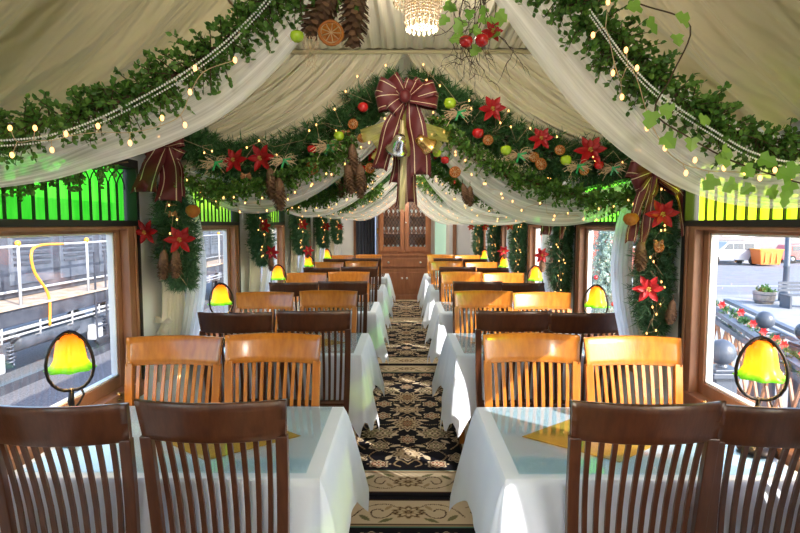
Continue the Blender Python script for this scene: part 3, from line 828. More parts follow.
def wineglass():
    o = MB().lathe([(.022, 0), (.022, .003), (.004, .008), (.003, .055), (.010, .065), (.024, .085), (.026, .11), (.021, .135)], 10, cap=False).build('wine_glass', M['clear']); o['category'] = 'glass'; return o
PG = Proto(wineglass)
for zi, z in enumerate((1.0, 1.375, 1.735)):
    for i in range(10):
        xx = x0 + .12 + i * .096
        side = 'left' if i < 5 else 'right'
        PG((xx, Y1 - .24, z), 'small stemmed glass %s from the left on the %s shelf of the glazed end cabinet' % (['first', 'second', 'third', 'fourth', 'fifth', 'sixth', 'seventh', 'eighth', 'ninth', 'tenth'][i], ['bottom', 'middle', 'top'][zi]), 'stemmed glasses in the cabinet')
# ================================================================== fabric overhead
AY = [3.0 + PITCH * k for k in range(5)]                 # the garland arches
def curtain_mesh(s, seed):
    rr = random.Random(seed); ph = [rr.uniform(0, 6.3) for _ in range(6)]
    def fn(v_, u):                                       # v_ along the fold from rod to pier, u across the folds
        t = v_; P0 = Vector((s * (.01 + .72 * u), 0, 2.475)); P1 = Vector((s * (.42 + .62 * u), 0, 1.80 + .47 * u)); P2 = Vector((s * 1.325, 0, 1.86 + .16 * u))
        p = P0 * (1 - t) ** 2 + P1 * 2 * t * (1 - t) + P2 * t * t
        a = .027 * (1 - .5 * t) * math.sin(min(1, t * 8) * pi / 2)
        uu = u + .03 * math.sin(5 * t + ph[3])
        p.y = a * (math.sin(uu * 62 + ph[0] + 2 * t) * .5 + math.sin(uu * 35 + ph[1] - 3 * t) + .6 * math.sin(uu * 97 + ph[2])) + .05 - .02 * t
        return p
    return MB().grid(fn, 40, 130)
for k in range(5):
    for s in (-1, 1):
        if k == 0: 
            o = curtain_mesh(s, 5 + s).build('arch_curtain', M['curtain'], loc=(0, AY[0], 0)); base = {**(globals().get('base') or {}), s: o} if k == 0 and 'base' in globals() else {s: o}
            globals()['base'] = base
        else:
            o = base[s].copy(); C.objects.link(o); o.location = (0, AY[k], 0)
        tag(o, 'cream pleated curtain drawn to the %s pier above the %s garland arch' % (SN[s], ORD[k]), 'curtain', 'parted cream curtains of the arches')
    rd = MB().tube([(-.80, AY[k] + .03, 2.475), (.80, AY[k] + .03, 2.475)], .011, 8)
    o = rd.build('curtain_rod', M['canopy'], None); tag(o, 'cloth covered rod across the ceiling over the %s garland arch' % ORD[k], 'curtain rod', 'ceiling rods')
def centre_cloth(seed, L):
    rr = random.Random(seed); ph = [rr.uniform(0, 6.3) for _ in range(6)]
    def fn(u, v):
        x = (v - .5) * 1.50; g = math.sin(pi * u) ** .5
        xs = v + .012 * math.sin(u * 4 + ph[5] + v * 9)
        a = .010 * (math.sin(xs * 130 + ph[0] + 2.5 * math.sin(xs * 17)) + .9 * math.sin(xs * 77 + ph[1] + u + 2 * math.sin(xs * 9)) + .7 * math.sin(xs * 230 + ph[2] - u))
        return (x, u * L, 2.49 + .02 * g + a * (.25 + .75 * g))
    return MB().grid(fn, 10, 260)
for k, lb in ((-1, 'pleated cream cloth stretched under the ceiling above the chandelier'), (0, 'pleated cream ceiling cloth just beyond the nearest garland arch'), (-2, 'pleated cream ceiling cloth overhead, nearest the viewer')):
    o = centre_cloth(30 + k, PITCH - .02).build('ceiling_cloth', M['curtain'], loc=(0, 3.03 + PITCH * k + .01, 0)); tag(o, lb, 'ceiling cloth', 'pleated ceiling cloths')
def slope_cloth(s, seed):
    rr = random.Random(seed); ph = [rr.uniform(0, 6.3) for _ in range(8)]
    def fn(u, v):                                        # u from clerestory edge down to the wall, v along the car
        x = s * (.73 + .62 * u); z = 2.485 - .56 * u
        y = v * PITCH
        sw = .10 * math.sin(pi * u)                      # cloth bellies down
        vv = v + .10 * u * math.sin(ph[4] + v * 3) - .10 * u * u
        a = (math.sin(vv * 19 + ph[0]) * .042 + math.sin(vv * 33 + ph[1] + 1.5 * u) * .028 + math.sin(vv * 61 + ph[2] - 2 * u) * .012) * (.35 + .9 * u * (1 - .45 * u))
        nx, nz = -s * .67, -.74
        return (x + nx * (sw * .3 + a), y, z + nz * (sw * .3 + a))
    return MB().grid(fn, 30, 110)
for k in (-2, -1, 0):
    for s in (-1, 1):
        o = slope_cloth(s, 60 + k * 2 + s).build('canopy_cloth', M['canopy'], loc=(0, 3.03 + PITCH * k, 0))
        tag(o, 'cream canopy cloth swooping down the %s roof slope %s' % (SN[s], {-2: 'above the near swag', -1: 'between near swag and first garland arch', 0: 'beyond the first garland arch'}[k]), 'canopy', 'side canopy cloths')

# ================================================================== arches of pine garland, gauze and lights
def px(pts, D): return [at(a, b, D) for a, b in pts]
A0 = AY[0]
GAR = {-1: px([(401, 80), (378, 97), (348, 122), (312, 146), (272, 160), (232, 160), (197, 146), (170, 136)], A0),
       1: px([(409, 80), (438, 96), (474, 122), (512, 141), (556, 155), (602, 162), (648, 158)], A0)}
TUL = {-1: px([(398, 112), (375, 138), (342, 165), (305, 187), (268, 199), (232, 198), (198, 182), (172, 168)], A0 - .07),
       1: px([(424, 105), (450, 145), (488, 180), (530, 203), (580, 209), (622, 199), (652, 180)], A0 - .07)}
IVY = {-1: px([(352, 138), (330, 158), (300, 172), (268, 183), (232, 190), (200, 187), (178, 176)], A0 - .12),
       1: px([(432, 118), (462, 146), (496, 166), (538, 184), (580, 196), (618, 199), (645, 190)], A0 - .12)}
def loc0(P, y=A0): return [p - Vector((0, y, 0)) for p in P]
def garland_thing(P, name, rad, n, leafm, parent_loc, ln=.05, w=.0065):
    t = thing(name, parent_loc); sp = spline(P, 40)
    needles(sp, rad, n, ln, w).build('foliage', M[leafm], t)
    MB().tube(sp, .009, 5).build('stem', M['stem'], t)
    return t
def sprig_thing(P, name, rad, n, leafm, loc, **k):
    t = thing(name, loc); sp = spline(P, 30); lf, st = sprigs(sp, rad, n, **k)
    st.tube(sp, .0035, 5); lf.build('leaves', M[leafm], t, False); st.build('stem', M['stem'], t)
    return t
BULB_ME = None
def lights(P, n, loc, rad=.02, r=.0045, name='fairy_lights', parts=True):
    global BULB_ME
    t = thing(name, loc); sp = spline(P, n * 3); wr = []; pos = []
    for i, p in enumerate(sp):
        q = p + Vector((R.uniform(-1, 1), R.uniform(-1, .2), R.uniform(-1, 1))) * rad; wr.append(q)
        if i % 3 == 1: pos.append(q)
    MB().tube(wr, .0012, 3).build('wire', M['raffia'], t)
    if BULB_ME is None:
        b = MB().sphere((0, 0, 0), 1, 8, 6, (1, 1, 1.5)); o = b.build('bulb', M['bulb']); BULB_ME = o.data; bpy.data.objects.remove(o)
    for q in pos:
        o = bpy.data.objects.new('bulb', BULB_ME); C.objects.link(o); o.parent = t; o.location = q - Vector((0, .006, 0)); o.scale = (r, r, r)
    return t
arch = {}
for s in (-1, 1):
    sn = SN[s]
    arch[s, 'g'] = garland_thing(loc0(GAR[s]), 'pine_garland', .108, 23000, 'pine', (0, A0, 0))
    arch[s, 'i'] = sprig_thing(loc0(IVY[s]), 'boxwood_garland', .068, 330, 'box', (0, A0, 0), leaf_l=.022, leaf_w=.015, per=11)
    tb_ = cloth_strip(spline(loc0(TUL[s]), 40), .17 if s > 0 else .13, 2.6, .03, seed=3 + s, nv=26, endw=.35)
    arch[s, 't'] = tb_.build('tulle_swag', M['tulle'], loc=(0, A0, 0))
    arch[s, 'l'] = lights([p + Vector((0, -.05, -.03)) for p in loc0(TUL[s])], 26, (0, A0, 0), .035, .0040)
    arch[s, 'm'] = lights([p + Vector((0, -.11, .03)) for p in loc0(GAR[s])], 16, (0, A0, 0), .07, .0040)
    for k in range(5):
        for key, nm, lb, cat, gp in (('g', '', 'thick pine garland forming the %s half of the %s arch', 'garland', 'pine garlands of the arches'),
                                     ('i', '', 'small-leaved green garland along the %s gauze swag of the %s arch', 'garland', 'boxwood garlands'),
                                     ('t', '', 'white gauze swag drooping under the %s half of the %s garland arch', 'tulle swag', 'white gauze swags'),
                                     ('l', '', 'warm fairy lights on the %s gauze swag of the %s garland arch', 'string lights', 'fairy lights on the gauze swags'),
                                     ('m', '', 'warm fairy lights wound in the %s pine garland of the %s arch', 'string lights', 'fairy lights in the pine garlands')):
            if key == 'm' and k > 1: continue
            if key == 'i' and k > 2: continue
            if k == 0: o = arch[s, key]
            else:
                o = copy_tree(arch[s, key]); o.location = (0, AY[k], 0)
            tag(o, lb % (sn, ORD[k]), cat, gp)

# the near swags (one bay in front of the first arch)
DN = 1.27
NT = {-1: px([(345, -50), (300, -8), (255, 42), (205, 86), (150, 116), (90, 140), (30, 160), (-50, 172), (-150, 172)], DN),
      1: px([(495, -60), (535, -20), (575, 30), (615, 82), (662, 130), (712, 163), (770, 178), (840, 176), (900, 165)], DN)}
NG = {-1: px([(318, -45), (280, -8), (245, 24), (200, 58), (150, 88), (100, 108), (50, 118), (0, 128), (-70, 132)], DN - .05),
      1: px([(535, -42), (560, -14), (592, 18), (630, 58), (680, 98), (730, 130), (790, 150), (860, 152)], DN - .05)}
NB = {-1: px([(290, -30), (262, 5), (225, 42), (185, 72), (140, 98), (90, 122), (40, 137), (-30, 142)], DN - .10),
      1: px([(590, 10), (632, 66), (668, 100), (710, 128), (752, 152), (800, 163), (860, 160)], DN - .10)}
for s in (-1, 1):
    sn = SN[s]
    g = cloth_strip(spline([p for p in NT[s]], 60), .125 if s < 0 else .19, 2.4, .02, seed=11 + s, nv=30, endw=.6)
    tag(g.build('tulle_swag', M['tulle']), 'white gauze swag crossing the upper %s corner close overhead' % sn, 'tulle swag', 'white gauze swags')
    o = sprig_thing(NG[s], 'boxwood_garland', .062, 420, 'box', (0, 0, 0), leaf_l=.014, leaf_w=.0095, per=15)
    tag(o, 'leafy green garland sweeping across the upper %s corner close overhead' % sn, 'garland', 'boxwood garlands')
    b = MB(); sp = spline(NB[s], 130)
    for p in sp: b.sphere(p, .0026, 6, 4)
    for p in spline([q + Vector((0, 0, -.011)) for q in NB[s]], 130): b.sphere(p, .0022, 6, 4)
    tag(b.build('pearl_string', M['pearl']), 'double string of white pearls along the near %s leafy garland' % sn, 'pearl string', 'pearl strings')
LP = {-1: [(235, 60), (190, 92), (162, 118), (185, 125), (130, 143), (98, 126), (66, 134), (35, 128), (12, 155), (195, 68), (10, 128), (52, 150)],
      1: [(608, 2), (593, 35), (613, 73), (622, 97), (637, 68), (647, 128), (665, 148), (686, 173), (695, 160), (724, 168), (745, 172), (760, 178), (775, 170), (790, 178), (708, 178), (626, 50)]}
for s in (-1, 1):
    t = thing('fairy_lights', (0, 0, 0), 'bright warm fairy lights on the close %s gauze swag overhead' % SN[s], 'string lights', 'fairy lights on the gauze swags')
    P = [at(a, b, DN - .12) for a, b in LP[s]]
    P.sort(key=lambda p: p.x * s)
    W_ = [P[0]] + [(P[i - 1] + P[i] * 2 + P[i + 1]) / 4 for i in range(1, len(P) - 1)] + [P[-1]]
    wm = MB().tube(spline(W_, 80), .0009, 4)
    for a_, b_ in zip(P, W_): wm.tube([a_, b_], .0008, 4)
    wm.build('wire', M['raffia'], t)
    for q in P:
        o = bpy.data.objects.new('bulb', BULB_ME); C.objects.link(o); o.parent = t; o.location = q; o.scale = (.0042,) * 3
# large ivy leaves by the near right swag, small sprigs under the near left one
iv = thing('ivy_vine', (0, 0, 0), 'light green ivy vine with broad lobed leaves at the near right gauze swag', 'ivy')
lf = MB(); st = MB()
IP = [(648, 20), (688, 22), (652, 112), (664, 136), (672, 112), (692, 138), (700, 120), (730, 160), (745, 166), (760, 158), (778, 172), (792, 182), (715, 178), (735, 182), (770, 188), (796, 165), (722, 150), (752, 186), (785, 192), (640, 6), (676, 35)]
for a, b in IP:
    p = at(a, b, DN - .14 + R.uniform(-.01, .01)); d = Vector((R.uniform(-1, 1), R.uniform(-.3, .3), R.uniform(-1, .2))).normalized(); n_ = Vector((R.uniform(-.4, .4), -1, R.uniform(-.2, .5)))
    ivy_leaf(lf, p, d, (n_ - d * n_.dot(d)).normalized(), R.uniform(.026, .036))
st.tube(spline([at(a, b, DN - .13) for a, b in [(640, 4), (690, 25), (672, 75), (655, 112), (690, 138), (730, 160), (770, 174), (810, 186)]], 40), .0016, 4)
lf.build('leaves', M['ivy'], iv, False); st.build('stem', M['stem'], iv)
VP = {-1: [(-30, 188), (20, 180), (70, 170), (128, 162)], 1: [(690, 168), (730, 176), (775, 184), (830, 186)]}
for s in (-1, 1):
    o = sprig_thing(px(VP[s], 1.95), 'boxwood_garland', .055, 60, 'box' if s < 0 else 'ivy', (0, 0, 0), leaf_l=.02, leaf_w=.013, per=10)
    tag(o, 'thin leafy garland hung along the top of the nearest %s green window' % SN[s], 'garland', 'boxwood garlands')

# ================================================================== ornaments
def poinsettia():
    t = thing('poinsettia', (0, 0, 0)); p = MB()
    for ring, (n, l, w, tilt) in enumerate(((6, .072, .034, .25), (5, .05, .026, .6))):
        for i in range(n):
            a = 2 * pi * i / n + ring * .5 + R.uniform(-.12, .12)
            o = Vector((math.cos(a), 0, math.sin(a))); sd = Vector((-math.sin(a), 0, math.cos(a))); f = Vector((0, -1, 0))
            prof = [(0, .1), (.25, .75), (.5, 1), (.75, .65), (1, 0)]
            vs = []; fs = []
            for q, (tt_, ww) in enumerate(prof):
                c = o * l * tt_ + f * l * (tilt * tt_ - .5 * tt_ * tt_ * tilt) ; 
                vs += [c - sd * w * ww / 2 + f * .004 * ww, c - f * .003, c + sd * w * ww / 2 + f * .004 * ww]
            for q in range(4):
                for j in (0, 1): fs.append((q * 3 + j, q * 3 + j + 1, q * 3 + j + 4, q * 3 + j + 3))
            p.add([v - f * .0 + f * .006 * ring for v in vs], fs)
    p.build('petals', M['red'], t)
    c = MB()
    for i in range(7):
        a = i * 2.4; r = .008 if i else 0
        c.sphere((r * math.cos(a), -.022, r * math.sin(a)), .004, 6, 4)
    c.build('stamens', M['yellow'], t); return t
def apple(mat):
    t = thing('apple_ornament', (0, 0, 0)); prof = [(.001, -.020), (.010, -.024), (.022, -.016), (.0275, 0), (.024, .014), (.012, .021), (.001, .016)]
    MB().lathe(prof, 16, cap=False).build('fruit', mat, t); MB().tube([(0, 0, .015), (.003, 0, .032)], .0014, 5).build('stem', M['stem'], t); return t
def orange_slice():
    t = thing('dried_orange_slice', (0, 0, 0)); n = 20; m = MB()
    for i in range(9):
        a0 = 2 * pi * i / 9 + .06; a1 = a0 + 2 * pi / 9 - .12; am = (a0 + a1) / 2
        m.add([(.003 * math.cos(am), -.003, .003 * math.sin(am))] + [(.024 * math.cos(q), -.003, .024 * math.sin(q)) for q in (a0, am, a1)] + [(.015 * math.cos(am), -.007, .015 * math.sin(am))], [(0, 1, 4), (1, 2, 4), (2, 3, 4), (3, 0, 4)])
    m.build('flesh', M['orange'], t, False); MB().lathe([(.026, -.001), (.027, .0015)], 20).xf(Matrix.Rotation(pi / 2, 4, 'X')).build('pith', M['raffia'], t)
    ring = [(.029 * math.cos(2 * pi * i / n), .002 * math.sin(6 * pi * i / n), .029 * math.sin(2 * pi * i / n)) for i in range(n + 1)]
    MB().tube(ring, .0042, 6, False).build('rind', M['rind'], t); return t
def cone(big=1):
    t = thing('pine_cone', (0, 0, 0)); m = MB(); L = .13; m.lathe([(.006, 0), (.018, -.02), (.021, -.06), (.014, -.11), (.004, -L)], 10)
    for i in range(110):
        z = -L * (i + 2) / 113; f = i / 110; a = i * 2.39996; r = .030 * math.sin(pi * (.12 + .80 * (1 - f) ** .8)) 
        o = Vector((math.cos(a), math.sin(a), 0)); sd = Vector((-math.sin(a), math.cos(a), 0)); u = Vector((0, 0, -1)); c = o * r * .55 + Vector((0, 0, z))
        tip = o * r * 1.0 + Vector((0, 0, z - .010))
        m.add([c - sd * .005, c + sd * .005, tip + sd * .0075, tip + o * .003 + u * .003, tip - sd * .0075, c + u * .004], [(0, 1, 2, 3, 4), (5, 4, 3, 2)])
    m.build('scales', M['cone'], t, False); MB().tube([(0, 0, -.002), (0, 0, .03)], .0025, 5).build('stem', M['stem'], t); return t
def raffia(green=True):
    t = thing('raffia_bow', (0, 0, 0)); m = MB()
    for i in range(34):
        a = R.choice((-1, 1)) * R.uniform(.0, .9) + (0 if R.random() < .5 else pi); l = R.uniform(.035, .075)
        d = Vector((math.cos(a), R.uniform(-.35, 0), math.sin(a) * .9)); pr = Vector((-d.z, 0, d.x)) * R.uniform(-.02, .02)
        if i % 2: pts = [Vector((0, 0, 0)), d * l * .5 + pr, d * l + Vector((0, -.004, -.01)), d * l * .5 - pr + Vector((0, -.008, 0)), Vector((0, -.005, 0))]
        else: pts = [Vector((0, 0, 0)), d * l * .6 + pr * .4, d * l * 1.15 + Vector((0, 0, -.012))]
        m.tube(spline(pts, 8), .0013, 3)
    m.build('strands', M['raffia'], t, False)
    if green:
        g = MB(); g.sphere((0, -.008, 0), .009, 8, 6)
        for d in ((.7, -.7), (-.3, -1), (.9, .2)):
            g.beam((0, -.01, 0), (d[0] * .04, -.014, d[1] * .04), .010, .0015, (0, 1, 0))
        g.build('ribbon_tie', M['green_ribbon'], t, False)
    return t
def cinnamon():
    t = thing('cinnamon_bundle', (0, 0, 0)); m = MB()
    for i, a in enumerate((-.5, .1, .6)): m.tube([(-.030 * math.cos(a), -.004 * i, -.030 * math.sin(a)), (.030 * math.cos(a), -.004 * i, .030 * math.sin(a))], .006, 8)
    m.build('sticks', M['cinnamon'], t, False); b = MB().tube([(-.002, -.012, -.012), (.0, -.016, 0), (.002, -.012, .012)], .002, 4); b.build('binding', M['raffia'], t); return t
def dried_orange_whole():
    t = thing('dried_orange', (0, 0, 0)); MB().lathe([(.002, -.034), (.022, -.026), (.036, -.004), (.032, .016), (.018, .028), (.002, .027)], 18, wob=lambda j, a: 1 + .06 * math.cos(8 * a), cap=False).build('fruit', M['orange'], t)
    MB().tube([(0, 0, .026), (0, 0, .045)], .002, 5).build('hook', M['stem'], t); return t
PP = Proto(poinsettia); PAR = Proto(lambda: apple(M['apple_red'])); PAG = Proto(lambda: apple(M['apple_green'])); PO = Proto(orange_slice); PC = Proto(cone); PRF = Proto(raffia); PCI = Proto(cinnamon); PDO = Proto(dried_orange_whole)
KINDS = {'p': (PP, 'red silk poinsettia', 'poinsettia'), 'r': (PAR, 'glossy red apple ornament', 'ornament'), 'g': (PAG, 'lime green apple ornament', 'ornament'), 'o': (PO, 'dried orange slice', 'ornament'),
         'c': (PC, 'brown pine cone', 'pine cone'), 'f': (PRF, 'straw raffia bow with green tie', 'bow'), 'n': (PCI, 'tied bundle of cinnamon sticks', 'ornament'), 'w': (PDO, 'whole dried orange', 'ornament')}
def orn(kd, p, where, sc=1, tilt=0, yaw=0):
    P_, nm, cat = KINDS[kd]; o = P_(p, nm + ' ' + where, None, rot=(R.uniform(-.2, .2), tilt, yaw + R.uniform(-.3, .3)), sc=sc); o['category'] = cat; return o
F0 = 2.86
FIRST = [
 ('p', 235, 161, 'left one of the two at the left end of the nearest arch', 1.0), ('p', 262, 158, 'right one of the pair on the left half of the nearest arch', 1.1),
 ('f', 216, 163, 'at the far left end of the nearest garland arch', 1.0), ('f', 284, 160, 'right of the poinsettia pair on the nearest arch', .95), ('n', 246, 176, 'hanging under the poinsettia pair of the nearest arch', .9),
 ('o', 312, 168, 'low on the left half of the nearest garland arch', 1.05), ('r', 312, 149, 'above the orange slice, left half of the nearest arch', .95), ('r', 363, 107, 'left of the large hanging bow, nearest arch', 1.0),
 ('g', 339, 136, 'on the left half of the nearest arch above a raffia bow', 1.0), ('f', 328, 146, 'midway along the nearest arch, left half', 1.05), ('o', 353, 124, 'below the red apple, left of the large bow', .8), ('n', 346, 133, 'left of the large hanging bow', .8), ('o', 362, 138, 'nearest the left tails of the large bow', .7),
 ('g', 450, 103, 'just right of the large hanging bow', 1.15), ('f', 459, 113, 'right of the large hanging bow on the nearest arch', 1.05), ('p', 492, 109, 'nearest to the large bow, right half of the nearest arch', 1.0),
 ('r', 478, 133, 'on the right half arch, below the poinsettia', 1.1), ('o', 488, 140, 'beside the red apple, right half arch', .8), ('g', 506, 150, 'midway along the right half of the nearest arch', 1.05), ('f', 519, 155, 'midway along the right half of the nearest arch', 1.05),
 ('p', 541, 139, 'middle one of three on the right half of the nearest arch', .9), ('o', 534, 157, 'under the middle poinsettia of the right half arch', .8), ('o', 541, 164, 'lowest of the pair under the middle right poinsettia', .95), ('p', 590, 151, 'largest and rightmost on the nearest garland arch', 1.15),
 ('g', 566, 160, 'left of the rightmost poinsettia of the nearest arch', 1.05), ('f', 578, 166, 'under the rightmost poinsettia, nearest arch', .95), ('o', 560, 150, 'between the middle and rightmost poinsettias', .8), ('r', 599, 165, 'right of the raffia near the right bow', .9), ('f', 613, 168, 'beside the burgundy bow at the right pier', .9),
 ('o', 584, 170, 'hanging lowest near the right end of the nearest arch', .8), ('g', 437, 153, 'below, right of the large bow', .85), ('r', 445, 160, 'low beside the gauze right of the large bow', .8), ('o', 455, 172, 'low on the second arch right of the large bow', .9), ('r', 361, 170, 'low beside the brown cones left of the large bow', .85), ('o', 370, 168, 'between the brown cones and the large bow tails', .8)]
for kd, x, y, wh, sc in FIRST: orn(kd, at(x, y, F0), wh, sc)
for x, y, wh, sc in ((270, 176, 'left one of the pair hanging at the left half arch', 1.15), (279, 186, 'right one of the pair hanging at the left half arch', 1.2),
                     (352, 152, 'topmost of the cluster hanging left of the large bow', 1.1), (347, 172, 'lower left of the cluster hanging left of the large bow', 1.1), (360, 172, 'lower right of the cluster hanging left of the large bow', 1.1), (364, 182, 'lowest, hanging nearest to the large bow tails', .9), (463, 192, 'left one of two hanging on the gauze right of the bow', .75), (470, 194, 'right one of two hanging on the gauze right of the bow', .75)):
    orn('c', at(x, y - 8, F0 - .02), wh, sc, tilt=R.uniform(-.25, .25))
# ornaments on the arches behind
for k in (1, 2, 3):
    for s in (-1, 1):
        sp = spline(GAR[s], 100)
        items = [('p', .62), ('r', .30), ('g', .42), ('f', .50), ('o', .36), ('p', .22), ('o', .55), ('r', .7)] if k == 1 else [('p', .55), ('g', .32), ('o', .25), ('r', .45)] if k == 2 else [('p', .4), ('o', .25)]
        cnt = {}
        for kd, t in items:
            p = sp[int(t * 100)].copy(); p.y = AY[k] - .12; p.z += R.uniform(-.05, .03)
            cnt[kd] = cnt.get(kd, 0) + 1; num = len([1 for a, b in items if a == kd])
            pos = '' if num == 1 else (' nearer the outer end' if t == max(b for a, b in items if a == kd) else ' nearer the crown')
            orn(kd, p, 'on the %s half of %s garland arch%s' % (SN[s], ORD[k], pos), 1.0)
    if k == 1:
        for s in (-1, 1): 
            p = spline(GAR[s], 100)[45].copy(); p.y = AY[k] - .13; p.z -= .05; orn('c', p, 'hanging from the %s half of the second garland arch' % SN[s], 1)

# ================================================================== bows
def strip(path, wv, w, wfun=None, n=20, ruff=.006, seed=0):
    sp = spline(path, n); rr = random.Random(seed); ph = rr.uniform(0, 6)
    def fn(u, v):
        i = u * n; k = min(int(i), n - 1); p = sp[k].lerp(sp[k + 1], i - k); ww = w * (wfun(u) if wfun else 1)
        wd = wv(u) if callable(wv) else wv
        return p + wd * (v - .5) * ww + Vector((0, ruff * math.sin(9 * u + ph + v * 4), 0))
    return MB().grid(fn, n, 8)
def loop(parent, ang, L, w, depth, seed, mat='ribbon'):
    d = Vector((math.cos(ang), 0, math.sin(ang))); pr = Vector((-math.sin(ang), 0, math.cos(ang)))
    path = [Vector((0, -.01, 0)), d * L * .45 + Vector((0, -depth * .8, 0)), d * L * .9 + Vector((0, -depth * .9, 0)), d * L * 1.0, d * L * .8 + Vector((0, depth * .5, 0)), d * L * .3 + Vector((0, depth * .3, 0)), Vector((0, 0, 0))]
    def wf(u): return .28 + .72 * math.sin(pi * min(1, max(0, u))) ** .6
    strip(path, (pr + Vector((0, .25, 0))).normalized(), w, wf, 22, .004, seed).build('loop', M[mat], parent)
def tail(parent, pts, w, seed, mat='ribbon', tw=.4, name='tail'):
    def wv(u): a = tw * math.sin(u * 5 + seed); return Vector((math.cos(a), math.sin(a), 0))
    m = strip(pts, wv, w, lambda u: .55 + .45 * min(1, u * 3), 24, .01, seed)
    # notched end
    for j in range(9):
        x, y, z = m.v[-9 + j]; m.v[-9 + j] = (x, y, z + .035 * (1 - abs(j - 4) / 4) * (w / .06) - .0)
    m.build(name, M[mat], parent)
YB = 2.78
def rel(c, x, y, D=None): return at(x, y, D or YB) - c
# centre bow
c0 = at(405, 98, YB); bow = thing('hanging_bow', c0, 'large burgundy bow with gold-corded loops and long tails at the crown of the arch', 'bow')
for i, (a, L, w) in enumerate(((2.75, .145, .085), (3.35, .14, .085), (.30, .155, .085), (-.12, .16, .085), (2.2, .12, .075), (1.15, .09, .07), (3.9, .10, .07), (.75, .11, .07))): loop(bow, a, L, w, .045, i)
MB().sphere((0, -.04, 0), .03, 12, 8, (1, .8, 1.1)).build('knot', M['ribbon'], bow)
TL = [([(403, 100), (392, 125), (385, 150), (378, 172)], .085, 1), ([(412, 100), (416, 125), (420, 150), (421, 178)], .10, 2), ([(400, 100), (396, 130), (399, 160), (394, 186)], .06, 3), ([(408, 105), (411, 140), (410, 175), (411, 206)], .065, 4), ([(402, 110), (401, 150), (402, 190), (400, 208)], .05, 5)]
for pts, w, sd in TL: tail(bow, [rel(c0, x, y, YB + (.0 if sd < 3 else .05)) for x, y in pts], w, sd)
tail(bow, [rel(c0, x, y, YB + .02) for x, y in [(402, 120), (403, 150), (403, 175), (402, 212)]], .03, 6, 'gold_rib', name='gold_tail')
mt = thing('mesh_spray', at(404, 125, YB + .06), 'olive gold mesh ribbon gathered behind the large bow', 'ribbon')
for i in range(9):
    a = -pi / 2 + (i - 4) * .33; d = Vector((math.cos(a), 0, math.sin(a)))
    strip([Vector((0, 0, .05)), d * .09 + Vector((0, -.03, 0)), d * R.uniform(.13, .24)], Vector((-d.z, .3, d.x)).normalized(), .07, None, 10, .012, i).build('strand', M['gold_mesh'], mt)
def bell(mat):
    t = thing('bell_ornament', (0, 0, 0)); MB().lathe([(.008, .075), (.022, .07), (.032, .045), (.036, .02), (.050, -.005), (.056, -.012), (.052, -.013), (.034, .018), (.028, .045), (.004, .066)], 24, cap=False).build('dome', mat, t)
    MB().tube([(0, 0, .06), (0, 0, .0)], .002, 5).build('clapper', M['brass'], t); return t
o = put(bell(M['silver']), at(397, 148, YB - .05), rot=(.7, .35, 0), sc=1.0); tag(o, 'shiny silver bell hanging between the tails of the large bow', 'bell')
o = put(bell(M['brass']), at(427, 146, YB + .02), rot=(.5, -.9, 0), sc=.95); tag(o, 'golden bell hanging just right of the large bow tails', 'bell')
# pier bows
def pier_bow(c, label, tails, sc, wid=.075):
    b = thing('pier_bow', c, label, 'bow', 'burgundy bows on the piers')
    for i, a in enumerate((.25, .8, 1.5, 2.3, 2.9, 3.6, -.5, 4.2)): loop(b, a, (.125 if i % 2 == 0 else .11) * sc, wid * sc, .045 * sc, i + 20)
    MB().sphere((0, -.035, 0), .026 * sc, 12, 8).build('knot', M['ribbon'], b)
    for i, (pts, w) in enumerate(tails): tail(b, [p - c for p in pts], w, i + 2)
c = at(655, 174, 2.78)
pier_bow(c, 'big burgundy bow with gold cord on the nearest right-hand pier', [([at(x, y, 2.74) for x, y in ((650, 176), (640, 200), (634, 222), (630, 244))], .05), ([at(x, y, 2.74) for x, y in ((655, 176), (649, 205), (645, 232), (641, 250))], .045), ([at(x, y, 2.76) for x, y in ((662, 176), (676, 190), (684, 205), (686, 238))], .06)], 1.08, .09)
c = at(163, 146, 2.88)
pier_bow(c, 'burgundy bow on the nearest left-hand pier, half under the gauze', [([at(x, y, 2.82) for x, y in ((160, 148), (152, 165), (146, 182), (143, 194))], .13), ([at(x, y, 2.84) for x, y in ((166, 148), (169, 165), (170, 182), (168, 203))], .12), ([at(x, y, 2.86) for x, y in ((171, 150), (176, 166), (178, 184), (177, 198))], .07)], .9)
c = at(541, 204, 4.48)
pier_bow(c, 'burgundy bow on the second right-hand pier, only its tails showing', [([at(x, y, 4.45) for x, y in ((545, 206), (545, 218), (546, 228), (545, 236))], .085), ([at(x, y, 4.45) for x, y in ((562, 206), (563, 220), (562, 232), (561, 240))], .04)], .8)

# ================================================================== piers: hanging garlands and drapes
COLP = {-1: px([(170, 188), (174, 215), (177, 245), (184, 285)], 2.98), 1: px([(664, 188), (661, 225), (655, 262), (652, 300), (656, 332)], 2.90)}
def satin(s, L):
    def fn(u, v):
        z = 1.9 - L * u; g = 1 - .45 * math.exp(-((u - .18) / .25) ** 2) 
        y = (v - .5) * .30 * g + .02; x = -s * (.035 + .022 * math.sin(v * 38 + .5 * math.sin(u * 5)) + .03 * math.sin(pi * u))
        return (x, y, z)
    return MB().grid(fn, 24, 60)
def sheer_drape(s, L):
    def fn(u, v):
        z = 1.84 - L * u; g = .30 + .85 * (4 * (u - .0) * (1 - u)) ** .8 if u < .5 else .55 + .6 * (4 * u * (1 - u)) ** .8
        y = (v - .5) * .34 * g + .10 + .05 * u; x = -s * (.06 + .02 * math.sin(v * 30 + 2 * u) + .10 * math.sin(pi * min(1, u * 1.1)) * (1 - v * .4))
        return (x, y, z)
    return MB().grid(fn, 30, 60)
prot = {}
